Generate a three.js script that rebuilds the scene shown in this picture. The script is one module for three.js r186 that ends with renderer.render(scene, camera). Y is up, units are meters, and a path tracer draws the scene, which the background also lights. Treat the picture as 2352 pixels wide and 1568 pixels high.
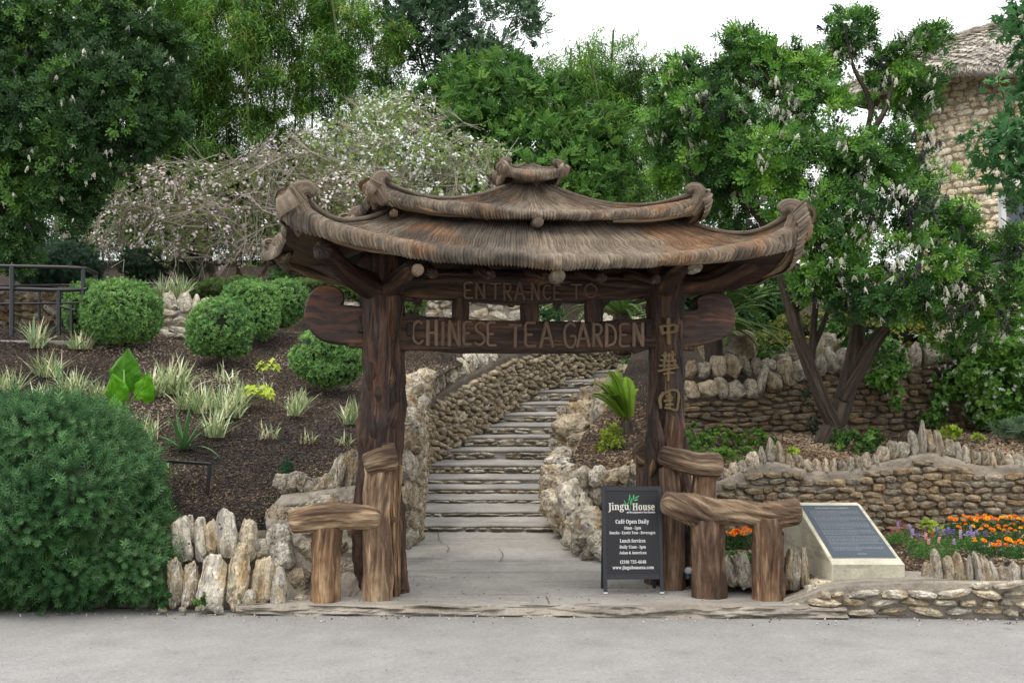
import * as THREE from 'three';
import { mergeGeometries, mergeVertices, toCreasedNormals } from 'three/addons/utils/BufferGeometryUtils.js';
import { RoundedBoxGeometry } from 'three/addons/geometries/RoundedBoxGeometry.js';

// ---------------------------------------------------------------- camera, sky, sun, exposure
const scene = new THREE.Scene();
const F = 2287, HZ = 980, EYE = 1.77, PITCH = Math.atan((HZ - 784) / F);
const camera = new THREE.PerspectiveCamera(2 * Math.atan(784 / F) * 180 / Math.PI, 1.5, 0.1, 1500);
camera.position.set(0, EYE, 0);
camera.rotation.x = PITCH;
const renderer = new THREE.WebGLRenderer({ antialias: true });
renderer.toneMapping = THREE.LinearToneMapping;
renderer.toneMappingExposure = 1.4;
renderer.shadowMap.enabled = true;
{ // an even overcast sky, brighter overhead than at the horizon, with faint cloud structure
  const w = 256, h = 128, d = new Float32Array(w * h * 4);
  for (let j = 0; j < h; j++) for (let i = 0; i < w; i++) {
    const up = ((j + 0.5) / h - 0.5) * Math.PI, s = Math.sin(up), a = (i + 0.5) / w * Math.PI * 2;
    let L = s > 0 ? 1.0 + 0.75 * s : 0.22;
    if (s > 0) L *= 1 + 0.035 * Math.sin(a * 3 + 4 * s + 1) + 0.025 * Math.sin(a * 7 - 9 * s);
    d.set(s > 0 ? [L * 0.985, L * 1.0, L * 1.03, 1] : [L, L * 0.97, L * 0.9, 1], (j * w + i) * 4);
  }
  const t = new THREE.DataTexture(d, w, h, THREE.RGBAFormat, THREE.FloatType);
  t.mapping = THREE.EquirectangularReflectionMapping; t.magFilter = t.minFilter = THREE.LinearFilter; t.needsUpdate = true;
  scene.background = t; scene.environment = t;
}
const sun = new THREE.DirectionalLight(0xfff1df, 0.9);
sun.position.set(-12, 40, -4); sun.target.position.set(0, 0, -14);
sun.castShadow = true; sun.shadow.radius = 40; sun.shadow.mapSize.set(2048, 2048);
Object.assign(sun.shadow.camera, { left: -30, right: 30, top: 30, bottom: -30, near: 1, far: 120 });
scene.add(sun, sun.target);

// ---------------------------------------------------------------- helpers
let SEED = 7;
const seed = (n) => { SEED = n >>> 0; };
const R = () => { SEED = (SEED + 0x6D2B79F5) | 0; let t = Math.imul(SEED ^ (SEED >>> 15), 1 | SEED); t = (t + Math.imul(t ^ (t >>> 7), 61 | t)) ^ t; return ((t ^ (t >>> 14)) >>> 0) / 4294967296; };
const rr = (a, b) => a + (b - a) * R(), pick = (a) => a[Math.floor(R() * a.length)];
const V = (x, y, z) => new THREE.Vector3(x, y, z);
const lerp = (a, b, t) => a + (b - a) * t, clamp = (x, a, b) => Math.min(b, Math.max(a, x));
const sst = (a, b, x) => { const t = clamp((x - a) / (b - a), 0, 1); return t * t * (3 - 2 * t); };
const hash = (x, y, z) => { let h = Math.imul(x | 0, 374761393) ^ Math.imul(y | 0, 668265263) ^ Math.imul(z | 0, 2147483629 ^ 0x5bd1e995); h = Math.imul(h ^ (h >>> 13), 1274126177); return ((h ^ (h >>> 16)) >>> 0) / 4294967296; };
function vn(x, y, z = 0) {
  const i = Math.floor(x), j = Math.floor(y), k = Math.floor(z); let u = x - i, v = y - j, w = z - k;
  u = u * u * (3 - 2 * u); v = v * v * (3 - 2 * v); w = w * w * (3 - 2 * w);
  const L = (k2) => lerp(lerp(hash(i, j, k2), hash(i + 1, j, k2), u), lerp(hash(i, j + 1, k2), hash(i + 1, j + 1, k2), u), v);
  return lerp(L(k), L(k + 1), w);
}
function fbm(x, y, z = 0, o = 4) { let s = 0, a = 0.5, t = 0; for (let q = 0; q < o; q++) { s += a * vn(x, y, z + q * 17.3); t += a; a *= 0.5; x *= 2.03; y *= 2.03; z *= 2.03; } return s / t; }
const sgn = (x, y, z, o) => fbm(x, y, z, o) * 2 - 1;
// a point of the place: the sight line of a spot in the 2352 x 1568 view, met at a distance D in front of the camera
const CP = Math.cos(PITCH), SP = Math.sin(PITCH);
function ray(px, py) { const dx = (px - 1176) / F, dy = (784 - py) / F; return V(dx, dy * CP + SP, dy * SP - CP); }
function at(px, py, D) { const r = ray(px, py); return V(0, EYE, 0).addScaledVector(r, D / -r.z); }
const used = {};
function nm(n) { const c = used[n] = (used[n] ?? -1) + 1; return c ? n + '_' + String(c).padStart(3, '0') : n; }
function tag(o, label, category, group, kind) { o.userData = {}; if (label) o.userData.label = label; if (category) o.userData.category = category; if (group) o.userData.group = group; if (kind) o.userData.kind = kind; return o; }
function thing(name, label, category, pos, turn = 0, group) { const o = new THREE.Group(); o.name = nm(name); scene.add(o); if (pos) o.position.copy(pos); o.rotation.y = turn; return tag(o, label, category, group); }
function mesh(name, geo, mat, parent = scene) { const m = new THREE.Mesh(geo, mat); m.name = parent === scene ? nm(name) : name; m.castShadow = m.receiveShadow = true; parent.add(m); return m; }
function struct(name, geo, mat) { const m = mesh(name, geo, mat); m.userData.kind = 'structure'; return m; }
function copy(o, label, group) { const c = o.clone(); c.name = nm(o.name.replace(/_\d+$/, '')); scene.add(c); c.userData = { ...o.userData }; if (label) c.userData.label = label; if (group) c.userData.group = group; return c; }
const stuff = (o) => { o.userData.kind = 'stuff'; return o; };
function geoFrom(pos, idx, uv, col) {
  const g = new THREE.BufferGeometry(); g.setAttribute('position', new THREE.Float32BufferAttribute(pos, 3));
  if (uv) g.setAttribute('uv', new THREE.Float32BufferAttribute(uv, 2));
  if (col) g.setAttribute('color', new THREE.Float32BufferAttribute(col, 3));
  if (idx) g.setIndex(idx); g.computeVertexNormals(); return g;
}
function grid(nu, nv, fn, { uv, col } = {}) { // fn(u,v) -> Vector3
  const P = [], U = [], C = [], I = [];
  for (let j = 0; j <= nv; j++) for (let i = 0; i <= nu; i++) {
    const u = i / nu, v = j / nv, p = fn(u, v); P.push(p.x, p.y, p.z);
    const t = uv ? uv(u, v, p) : [u, v]; U.push(t[0], t[1]); if (col) C.push(...col(u, v, p));
  }
  for (let j = 0; j < nv; j++) for (let i = 0; i < nu; i++) { const a = j * (nu + 1) + i, b = a + 1, c = a + nu + 1, d = c + 1; I.push(a, b, d, a, d, c); }
  return geoFrom(P, I, U, col ? C : null);
}
function boxUV(g, k = 1) { // uv in metres (times k) by the way each point faces
  if (!g.attributes.normal) g.computeVertexNormals();
  const p = g.attributes.position, n = g.attributes.normal, u = new Float32Array(p.count * 2);
  for (let i = 0; i < p.count; i++) {
    const ax = Math.abs(n.getX(i)), ay = Math.abs(n.getY(i)), az = Math.abs(n.getZ(i));
    if (ay > ax && ay > az) { u[2 * i] = p.getX(i) * k; u[2 * i + 1] = p.getZ(i) * k; } else if (ax > az) { u[2 * i] = p.getZ(i) * k; u[2 * i + 1] = p.getY(i) * k; } else { u[2 * i] = p.getX(i) * k; u[2 * i + 1] = p.getY(i) * k; }
  }
  g.setAttribute('uv', new THREE.BufferAttribute(u, 2)); return g;
}
const strip = (g) => { const o = new THREE.BufferGeometry(), s = g.index ? g.toNonIndexed() : g; for (const k of ['position', 'normal', 'uv']) o.setAttribute(k, s.attributes[k]); return o; };
const merge = (a) => mergeGeometries(a.map(strip));

// ---------------------------------------------------------------- textures
function pn(x, y, px, py, s) { const i = Math.floor(x), j = Math.floor(y); let u = x - i, v = y - j; u = u * u * (3 - 2 * u); v = v * v * (3 - 2 * v); const m = (a, p) => ((a % p) + p) % p, h = (a, b) => hash(m(a, px), m(b, py), s); return lerp(lerp(h(i, j), h(i + 1, j), u), lerp(h(i, j + 1), h(i + 1, j + 1), u), v); }
function pf(u, v, fx, fy, o, s) { let t = 0, a = 0.5, w = 0; for (let k = 0; k < o; k++) { t += a * pn(u * fx, v * fy, fx, fy, s + k); w += a; a *= 0.55; fx *= 2; fy *= 2; } return t / w; }
function tex(n, fn, srgb = true) {
  const d = new Uint8Array(n * n * 4);
  for (let j = 0; j < n; j++) for (let i = 0; i < n; i++) { const c = fn((i + .5) / n, (j + .5) / n), o = (j * n + i) * 4, a = Array.isArray(c) ? c : [c, c, c]; for (let k = 0; k < 3; k++) d[o + k] = clamp(a[k], 0, 1) * 255; d[o + 3] = 255; }
  const t = new THREE.DataTexture(d, n, n); t.wrapS = t.wrapT = THREE.RepeatWrapping; t.magFilter = THREE.LinearFilter; t.minFilter = THREE.LinearMipmapLinearFilter; t.generateMipmaps = true;
  if (srgb) t.colorSpace = THREE.SRGBColorSpace; t.needsUpdate = true; return t;
}
const rep = (t, x, y = x) => { const c = t.clone(); c.repeat.set(x, y); c.needsUpdate = true; return c; };
const mixc = (a, b, t) => [lerp(a[0], b[0], t), lerp(a[1], b[1], t), lerp(a[2], b[2], t)];
const T = {};
T.speck = tex(512, (u, v) => { const f = pf(u, v, 6, 6, 4, 1), g = pf(u, v, 170, 170, 2, 9), k = pf(u, v, 60, 60, 2, 13); let c = 0.635 + (f - .5) * .10 + (g - .5) * .13; if (k > .78) c -= .05; if (g > .85) c += .05; return [c, c * .99, c * .97]; });
T.speckB = tex(512, (u, v) => pf(u, v, 170, 170, 2, 9) * .7 + pf(u, v, 30, 30, 3, 5) * .3, false);
T.conc = tex(512, (u, v) => { const f = pf(u, v, 4, 4, 5, 21), g = pf(u, v, 90, 90, 2, 29), st = pf(u, v, 3, 26, 4, 33); let c = 0.60 + (f - .5) * .26 + (g - .5) * .09 - sst(.58, .78, st) * .07; return [c, c * .975, c * .93]; });
T.concB = tex(512, (u, v) => pf(u, v, 8, 12, 4, 33) * .5 + pf(u, v, 80, 80, 3, 25) * .4, false);
T.rock = tex(512, (u, v) => { // pale limestone: cream, grey lichen blotches, ochre stain, dark pits
  const f = pf(u, v, 5, 5, 5, 41), g = pf(u, v, 40, 40, 3, 47), o = pf(u, v, 3, 3, 4, 53), l = pf(u, v, 9, 9, 5, 59); let c = [.91, .88, .82];
  c = mixc(c, [.64, .63, .60], sst(.5, .68, l) * .75); c = mixc(c, [.76, .64, .46], sst(.6, .78, o) * .55); const k = .86 + (f - .5) * .45 + (g - .5) * .35; const pit = sst(.70, .80, pf(u, v, 22, 22, 3, 63)); return c.map((x) => x * k * (1 - .5 * pit)); });
T.rockB = tex(512, (u, v) => { const r = 1 - Math.abs(pf(u, v, 7, 7, 5, 71) * 2 - 1); return r * .5 + pf(u, v, 36, 36, 4, 75) * .5; }, false);
T.wood = tex(1024, (u, v) => { // painted cement bark: long wavering grain, umber to ochre
  const w = pf(u, v, 5, 4, 3, 81) * .12, s = pf(u + w, v, 20, 4, 5, 83), b = pf(u + w, v, 7, 4, 5, 87), k = pf(u + w * 1.5, v, 44, 14, 3, 91);
  let c = mixc([.20, .14, .11], [.37, .265, .19], sst(.35, .68, b)); c = mixc(c, [.55, .42, .28], sst(.55, .78, s) * .75); c = mixc(c, [.10, .07, .06], sst(.56, .72, 1 - s) * .75); const m = .82 + (k - .5) * .5; return c.map((x) => x * m); });
T.wood2 = tex(1024, (u, v) => { // paler, drier version
  const w = pf(u, v, 5, 4, 3, 181) * .12, s = pf(u + w, v, 24, 4, 5, 183), b = pf(u + w, v, 6, 4, 5, 187), k = pf(u + w * 1.5, v, 50, 16, 3, 191);
  let c = mixc([.44, .355, .28], [.64, .55, .44], sst(.35, .65, b)); c = mixc(c, [.78, .71, .61], sst(.52, .75, s) * .8); c = mixc(c, [.26, .19, .14], sst(.58, .74, 1 - s) * .6); const m = .85 + (k - .5) * .5; return c.map((x) => x * m); });
T.woodB = tex(1024, (u, v) => { const w = pf(u, v, 5, 4, 3, 81) * .12; return pf(u + w, v, 18, 5, 5, 83) * .7 + pf(u + w * 1.5, v, 30, 18, 4, 91) * .3; }, false);
T.strand = tex(512, (u, v) => { const s = pf(u, v, 64, 3, 3, 101), b = pf(u, v, 5, 5, 5, 105), g = pf(u, v, 120, 40, 2, 109); const k = .54 + (s - .5) * .35 + (g - .5) * .18; return mixc([k, k * .925, k * .83], [k * .62, k * .58, k * .54], sst(.5, .75, b) * .4); });
T.strandB = tex(512, (u, v) => pf(u, v, 64, 3, 3, 101) * .7 + pf(u, v, 120, 50, 2, 109) * .3, false);
T.mulch = tex(1024, (u, v) => { const a = pf(u, v, 110, 60, 2, 121), b = pf(u, v, 60, 130, 2, 125), f = pf(u, v, 5, 5, 4, 129); let c = mixc([.10, .09, .085], [.24, .19, .155], sst(.4, .7, a)); c = mixc(c, [.42, .33, .24], sst(.66, .82, b) * (.25 + .9 * sst(.42, .7, f))); if (a > .83) c = [.62, .52, .4]; return c; });
T.mulchB = tex(1024, (u, v) => pf(u, v, 110, 60, 2, 121) * .5 + pf(u, v, 60, 130, 2, 125) * .5, false);
T.bark = tex(512, (u, v) => { const s = pf(u, v, 18, 5, 4, 131), g = pf(u, v, 60, 30, 2, 135); const k = .25 + (s - .5) * .28 + (g - .5) * .1; return [k * 1.12, k, k * .88]; });
T.barkB = tex(512, (u, v) => pf(u, v, 18, 5, 4, 131), false);

const std = (o) => new THREE.MeshStandardMaterial({ roughness: .9, ...o });
const lin = (r, g, b) => new THREE.Color().setRGB(r, g, b);
const M = {};
M.asphalt = std({ map: rep(T.speck, .5), bumpMap: rep(T.speckB, .5), bumpScale: .006, color: lin(.70, .70, .695), roughness: .95 });
M.concrete = std({ map: rep(T.conc, .3), bumpMap: rep(T.concB, .3), bumpScale: .008, color: lin(.92, .915, .90) });
M.step = std({ map: rep(T.conc, .55), bumpMap: rep(T.concB, .55), bumpScale: .008, color: lin(.86, .86, .86) });
M.mortar = std({ map: rep(T.conc, .9), bumpMap: rep(T.rockB, .9), bumpScale: .02, color: lin(.80, .73, .64) });
M.cement = std({ map: rep(T.conc, .6), bumpMap: rep(T.rockB, .5), bumpScale: .04, color: lin(.86, .80, .72) });
M.darkMortar = std({ map: rep(T.conc, 1.1), bumpMap: rep(T.rockB, 1), bumpScale: .02, color: lin(.36, .31, .26) });
const stones = (cols, k = 1.6, b = .03) => cols.map((c) => std({ map: rep(T.rock, k), bumpMap: rep(T.rockB, k), bumpScale: b, color: lin(...c), roughness: .92 }));
M.pale = stones([[.98, .95, .88], [.88, .84, .76], [.95, .86, .70], [.80, .78, .74], [1, .98, .94]]);
M.tan = stones([[.56, .45, .32], [.64, .52, .38], [.50, .41, .30], [.60, .53, .43], [.52, .47, .40], [.66, .53, .37]]);
M.umber = stones([[.40, .31, .21], [.48, .38, .27], [.34, .28, .21], [.44, .38, .31], [.52, .40, .26]]);
M.grey = stones([[.62, .59, .54], [.70, .66, .58], [.54, .51, .47], [.64, .56, .45]]);
M.buff = stones([[.86, .77, .62], [.78, .69, .55], [.92, .85, .73], [.68, .61, .51], [.60, .54, .45]]);
const woodM = (c, k = 1, b = .03, r = .62) => std({ map: rep(T.wood, k), bumpMap: rep(T.woodB, k), bumpScale: b, color: lin(...c), roughness: r });
M.darkWood = woodM([.80, .70, .62], 1, .03, .75); M.midWood = woodM([1.0, .85, .7]); M.redWood = woodM([.98, .84, .77], 1, .045, .68);
M.paleWood = woodM([1.9, 1.75, 1.5]); M.greyWood = woodM([1.35, 1.2, 1.05]);
M.black = std({ color: lin(.012, .013, .016), roughness: .38 });
M.mulch = std({ map: rep(T.mulch, .8), bumpMap: rep(T.mulchB, .8), bumpScale: .03, color: lin(1.25, 1.12, 1.0), roughness: 1 });
M.bark = std({ map: rep(T.bark, 2, 1), bumpMap: rep(T.barkB, 2, 1), bumpScale: .03, color: lin(1.0, .92, .85), roughness: 1 });
M.paleBark = std({ map: rep(T.bark, 2, 1), bumpMap: rep(T.barkB, 2, 1), bumpScale: .02, color: lin(3.2, 3.0, 2.8), roughness: 1 }); M.twig = std({ color: lin(.36, .33, .29), roughness: 1 });

// ---------------------------------------------------------------- shapes shared by many things
function rockGeo(sd, { detail = 2, cuts = 9, lo = .62, hi = .86, rough = .06, freq = 2.2, flat = .45, pw = 2, taper = 0, ridged = 0 } = {}) {
  const s0 = SEED; seed(sd * 977 + 5);
  let g = new THREE.IcosahedronGeometry(1, detail); g.deleteAttribute('normal'); g.deleteAttribute('uv'); g = mergeVertices(g, 1e-4);
  const p = g.attributes.position, v = V(), pl = [];
  for (let i = 0; i < cuts; i++) { const n = V(rr(-1, 1), rr(-1, 1), rr(-1, 1)).normalize(); const e = pw / (pw - 1), sup = pw === 2 ? 1 : (Math.abs(n.x) ** e + Math.abs(n.y) ** e + Math.abs(n.z) ** e) ** (1 / e); pl.push([n, rr(lo, hi) * sup]); }
  for (let i = 0; i < p.count; i++) {
    v.fromBufferAttribute(p, i); if (pw !== 2) v.multiplyScalar((Math.abs(v.x) ** pw + Math.abs(v.y) ** pw + Math.abs(v.z) ** pw) ** (-1 / pw));
    for (const [n, d] of pl) { const q = v.dot(n) - d; if (q > 0) v.addScaledVector(n, -q * .93); }
    if (taper) { const k = 1 - taper * (v.y * .5 + .5); v.x *= k; v.z *= k; } v.multiplyScalar(1 + rough * sgn(v.x * freq + sd, v.y * freq, v.z * freq, 4) - (ridged ? ridged * (1 - Math.abs(sgn(v.x * 3.2 + sd, v.y * 3.2, v.z * 3.2 + 4, 3)) * 3) : 0)); p.setXYZ(i, v.x, v.y, v.z);
  }
  g.computeBoundingBox(); const b = g.boundingBox, c = b.getCenter(V()), z = b.getSize(V());
  for (let i = 0; i < p.count; i++) p.setXYZ(i, (p.getX(i) - c.x) / z.x, (p.getY(i) - c.y) / z.y, (p.getZ(i) - c.z) / z.z);
  g.computeVertexNormals(); boxUV(g, .35); g = toCreasedNormals(g, flat);
  const u = g.attributes.uv, ox = hash(sd, 3, 1), oy = hash(sd, 9, 2); for (let i = 0; i < u.count; i++) u.setXY(i, u.getX(i) + ox, u.getY(i) + oy);
  SEED = s0; return g;
}
const ROCK = [...Array(14).keys()].map((i) => rockGeo(i + 1, { detail: 2, cuts: 7, lo: .74, hi: .95, pw: 5, rough: .12 }));            // about 80 triangles
const BOULDER = [...Array(12).keys()].map((i) => rockGeo(i + 50, { detail: 9, cuts: 18, lo: .66, hi: .90, pw: 3, rough: .24, freq: 2.6, flat: .42, ridged: .07 }));
const SLAB = [...Array(12).keys()].map((i) => rockGeo(i + 90, { detail: 4, cuts: 8, lo: .72, hi: .95, pw: 4, rough: .24, freq: 2, flat: .5, ridged: .03 }));
const SHARD = [...Array(12).keys()].map((i) => rockGeo(i + 130, { detail: 4, cuts: 9, lo: .68, hi: .93, pw: 4, rough: .26, freq: 2, flat: .5, taper: [.15, .35, .5][i % 3], ridged: .04 }));
function stoneMesh(parent, geo, mat, p, [w, h, d], rot = [0, 0, 0], name = 'stone') {
  const m = mesh(name, geo, mat, parent); m.position.copy(p); m.rotation.set(...rot); m.scale.set(w, h, d); return m;
}
// a knobbly log along a path: radius list, grain ridges, rounded ends
function log(path, radii, { nu = 36, nv = 60, knob = .10, ridge = .07, sd = 1, flatten = 1, round = .5, twist = 0, k = 6, lump = .05 } = {}) {
  const cv = new THREE.CatmullRomCurve3(path, false, 'centripetal'), L = cv.getLength(), fr = [];
  const rAt = (t) => { const x = clamp(t, 0, 1) * (radii.length - 1), i = Math.min(Math.floor(x), radii.length - 2); return radii.length === 1 ? radii[0] : lerp(radii[i], radii[i + 1], x - i); };
  let prevN = null; const ends = 6, rows = nv + 2 * ends;
  const P = [], U = [], I = [];
  for (let j = 0; j <= rows; j++) {
    let t, s = 1;
    if (j < ends) { const a = (1 - j / ends) * Math.PI / 2; t = -Math.sin(a) * round * rAt(0) / L; s = Math.cos(a); } else if (j > rows - ends) { const a = (1 - (rows - j) / ends) * Math.PI / 2; t = 1 + Math.sin(a) * round * rAt(1) / L; s = Math.cos(a); } else t = (j - ends) / nv;
    const tc = clamp(t, 0, 1), c = cv.getPointAt(tc), tg = cv.getTangentAt(tc); if (t !== tc) c.addScaledVector(tg, (t - tc) * L);
    if (!prevN) { prevN = Math.abs(tg.y) > .8 ? V(0, 0, 1) : V(0, 1, 0); }
    const n = prevN.clone().addScaledVector(tg, -prevN.dot(tg)).normalize(), b = V().crossVectors(tg, n); prevN = n;
    const r = rAt(t);
    for (let i = 0; i <= nu; i++) {
      const a = i / nu * Math.PI * 2 + twist * t, ca = Math.cos(a), sa = Math.sin(a);
      const rid = 1 - Math.abs(sgn(ca * k * .32 + sd * 3.1, sa * k * .32 + 4, t * L * .9 + sd, 3)) * 2, kn = sgn(ca * .9 + sd, sa * .9, t * L * 2.3 + sd * 7, 3);
      const q = s * r * (1 + knob * kn * 1.6 + ridge * rid + lump * sgn(ca * 2.2 + sd * 3, sa * 2.2, t * L * 7 + sd, 4));
      P.push(c.x + (n.x * ca * flatten + b.x * sa) * q, c.y + (n.y * ca * flatten + b.y * sa) * q, c.z + (n.z * ca * flatten + b.z * sa) * q);
      U.push(i / nu * Math.max(1, Math.round(Math.PI * 2 * Math.max(...radii) / .8)) , t * L * .55 + sd * .37);
    }
  }
  for (let j = 0; j < rows; j++) for (let i = 0; i < nu; i++) { const a = j * (nu + 1) + i, b2 = a + 1, c2 = a + nu + 1, d2 = c2 + 1; I.push(a, d2, b2, a, c2, d2); }
  const g = geoFrom(P, I, U), nn = g.attributes.normal; // join the seam
  for (let j = 0; j <= rows; j++) { const a = j * (nu + 1), b2 = a + nu; const x = nn.getX(a) + nn.getX(b2), y = nn.getY(a) + nn.getY(b2), z = nn.getZ(a) + nn.getZ(b2), l = Math.hypot(x, y, z) || 1; nn.setXYZ(a, x / l, y / l, z / l); nn.setXYZ(b2, x / l, y / l, z / l); }
  return g;
}

// ================================================================ THE GATE
const GROUND = 0.10, GO = V(0.165, GROUND, -10.59), GA = Math.atan2(.5, 3.03);
const gate = thing('entrance_gate', 'carved log-style garden gate with two-tier thatch-pattern roof and raised lettering', 'gate', GO, GA);
const gc = Math.cos(GA), gs = Math.sin(GA);
// a spot of the view on the gate's own plane Z = z (metres in front of the line of its posts)
function gp(px, py, z = 0) {
  const r = ray(px, py), o = V(0, EYE, 0).sub(GO), toL = (v) => V(v.x * gc - v.z * gs, v.y, v.x * gs + v.z * gc), ol = toL(o), rl = toL(r), t = (z - ol.z) / rl.z;
  return ol.addScaledVector(rl, t);
}
// ---- posts
{
  const post = (x, top, radii, sd, name, z0 = 0) => mesh('post', log([V(x + .02, -.05, z0 + .03), V(x - .02, 1.0, z0), V(x + .01, 2.0, z0), V(x, top, z0)], radii, { nu: 110, nv: 170, knob: .17, ridge: .24, sd, k: 6, round: .2, lump: .10 }), M.redWood, gate);
  post(-1.535, 3.02, [.225, .225, .215, .205, .20, .195, .19, .19, .21], 3);
  post(1.535, 3.02, [.235, .23, .225, .215, .195, .165, .16, .155, .18], 8);
}
M.knot = std({ map: rep(T.wood2, 1), bumpMap: rep(T.woodB, 2), bumpScale: .02, color: lin(.62, .46, .30), roughness: .8 }); M.darkKnot = woodM([.75, .66, .6], 2, .03, .7);
for (const [x, y, w, h, tilt, m, z] of [[895, 768, 26, 76, .1, M.knot, .185], [897, 868, 20, 48, .05, M.knot, .19], [878, 905, 34, 70, -.15, M.darkKnot, .185], [900, 960, 40, 60, .3, M.darkKnot, .195], [862, 985, 30, 90, -.1, M.darkKnot, .19], [853, 860, 24, 90, .05, M.darkKnot, .175], [1545, 985, 26, 110, .12, M.knot, .20], [1512, 1010, 30, 120, -.1, M.darkKnot, .21], [1560, 1180, 36, 120, -.08, M.knot, .20], [1555, 1270, 30, 90, .2, M.knot, .21], [1503, 960, 22, 80, .1, M.darkKnot, .19], [1556, 890, 16, 70, 0, M.darkKnot, .13], [1500, 1075, 16, 34, .2, M.knot, .225]]) {
  const c = gp(x, y, z - .02), k = 10.3 / F, hw = w * k / 2, hh = h * k / 2; mesh('knot', log([c.clone().add(V(-Math.sin(tilt) * hh, -hh, -.02)), c, c.clone().add(V(Math.sin(tilt) * hh, hh, -.02))], [hw * .45, hw, hw * .45], { nu: 20, nv: 20, knob: .15, ridge: .18, sd: x + y, round: .9 }), m, gate);
}
// ---- beams, dowels and carved ends
function slab(outline, depth, bev = .02, seg = 3) { const g = new THREE.ExtrudeGeometry(new THREE.Shape(outline.map((p) => new THREE.Vector2(p.x, p.y))), { depth, bevelEnabled: true, bevelThickness: bev, bevelSize: bev * .8, bevelSegments: seg, curveSegments: 6 }); return g; }
function smooth(pts, n = 60, closed = true) { return new THREE.CatmullRomCurve3(pts, closed, 'centripetal').getPoints(n); }
function beam(name, top, bot, z, depth, sd, mat) { // top and bottom edges in view spots; front face at z
  const t = smooth(top.map(([x, y]) => gp(x, y, z)), 60, false), b = smooth(bot.map(([x, y]) => gp(x, y, z)), 60, false), ring = 24;
  const g = grid(ring, 60, (u, v) => {
    const i = Math.min(60, Math.round(v * 60)), a = t[i], c = b[i], h = (a.y - c.y) / 2, my = (a.y + c.y) / 2, q = u * Math.PI * 2, e = .32;
    const cx = Math.sign(Math.cos(q)) * Math.abs(Math.cos(q)) ** e, cy = Math.sign(Math.sin(q)) * Math.abs(Math.sin(q)) ** e;
    const w = .016 * sgn(a.x * 3 + sd, cy * 2, cx * 2, 3) + .008 * sgn(a.x * 1.5, cy * 9 + sd, cx * 3, 2);
    return V(a.x, my + cy * (h + w), z - depth / 2 + cx * (depth / 2 + w));
  }, { uv: (u, v, p) => [p.y * 1.3 + p.z * .7 + sd * .3, p.x * .42] });
  return mesh(name, g, mat, gate);
}
const upper = beam('upper_beam', [[915, 628], [1100, 634], [1220, 640], [1350, 636], [1510, 628]], [[915, 683], [1060, 688], [1120, 695], [1220, 697], [1320, 694], [1400, 688], [1510, 680]], .10, .17, 1, M.darkWood);
const lower = beam('lower_beam', [[915, 722], [1000, 727], [1100, 733], [1220, 736], [1350, 735], [1430, 732], [1510, 727]], [[915, 803], [1000, 806], [1100, 808], [1220, 810], [1350, 808], [1450, 804], [1510, 799]], .10, .17, 5, M.darkWood);
for (const [x0, x1, s] of [[1038, 1078, 1], [1196, 1238, 2], [1344, 1386, 3]]) {
  const a = gp((x0 + x1) / 2, 684, .05), b = gp((x0 + x1) / 2, 742, .05), w = gp(x1, 700, .05).x - gp(x0, 700, .05).x;
  mesh('dowel_block', log([V(a.x, b.y - .02, 0.02), V(a.x, (a.y + b.y) / 2, 0.02), V(a.x, a.y + .02, 0.02)], [w * .46, w * .5, w * .46], { nu: 28, nv: 14, sd: s, knob: .05, ridge: .05, flatten: .8 }), M.darkWood, gate);
}
function scroll(pts, z, depth, mat) {
  const o = smooth(pts.map(([x, y]) => gp(x, y, z)), 90);
  const g = slab(o, depth, .025, 4); g.translate(0, 0, z - depth - .025); 
  const p = g.attributes.position, u = g.attributes.uv; for (let i = 0; i < p.count; i++) u.setXY(i, p.getY(i) * .9 + p.getZ(i) * .5 + .3, p.getX(i) * .55);
  return mesh('carved_beam_end', g, mat, gate);
}
M.scrollWood = woodM([1.15, .82, .62], 1, .02, .55);
scroll([[850, 712], [815, 706], [787, 703], [779, 699], [786, 690], [785, 676], [772, 663], [752, 658], [728, 664], [712, 682], [703, 712], [706, 738], [718, 758], [738, 775], [764, 782], [805, 787], [850, 791]], .02, .16, M.scrollWood);
scroll([[1555, 717], [1588, 715], [1603, 711], [1606, 700], [1604, 690], [1612, 681], [1630, 675], [1650, 674], [1670, 683], [1684, 706], [1687, 733], [1681, 757], [1658, 775], [1625, 786], [1590, 791], [1555, 794]], .02, .16, M.scrollWood);
{ // joint plugs and small wedges where the beams meet the posts
  const plug = (x0, y0, x1, y1, z, mat = M.midWood) => { const a = gp(x0, y0, z), b = gp(x1, y1, z), g = new RoundedBoxGeometry(b.x - a.x, a.y - b.y, .06, 3, .015); boxUV(g, .8); const m = mesh('joint_plug', g, mat, gate); m.position.set((a.x + b.x) / 2, (a.y + b.y) / 2, z); };
  plug(822, 728, 850, 764, .03); plug(934, 741, 948, 772, .105, M.darkWood); plug(1482, 742, 1500, 776, .105, M.darkWood);
  const wedge = (pts, z) => { const o = pts.map(([x, y]) => gp(x, y, z)), g = slab(o, .1, .01, 2); boxUV(g, .8); g.translate(0, 0, z - .1); mesh('wedge', g, M.darkWood, gate); };
  wedge([[930, 683], [962, 686], [958, 691], [930, 686]], .08); wedge([[932, 722], [958, 718], [960, 725], [934, 728]], .08);
  wedge([[1457, 692], [1480, 684], [1482, 690], [1462, 694]], .08); wedge([[1455, 803], [1488, 797], [1490, 800], [1462, 810]], .08);
  wedge([[800, 788], [842, 790], [838, 796], [803, 795]], .03); wedge([[1568, 793], [1594, 796], [1594, 803], [1570, 802]], .03);
}
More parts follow.
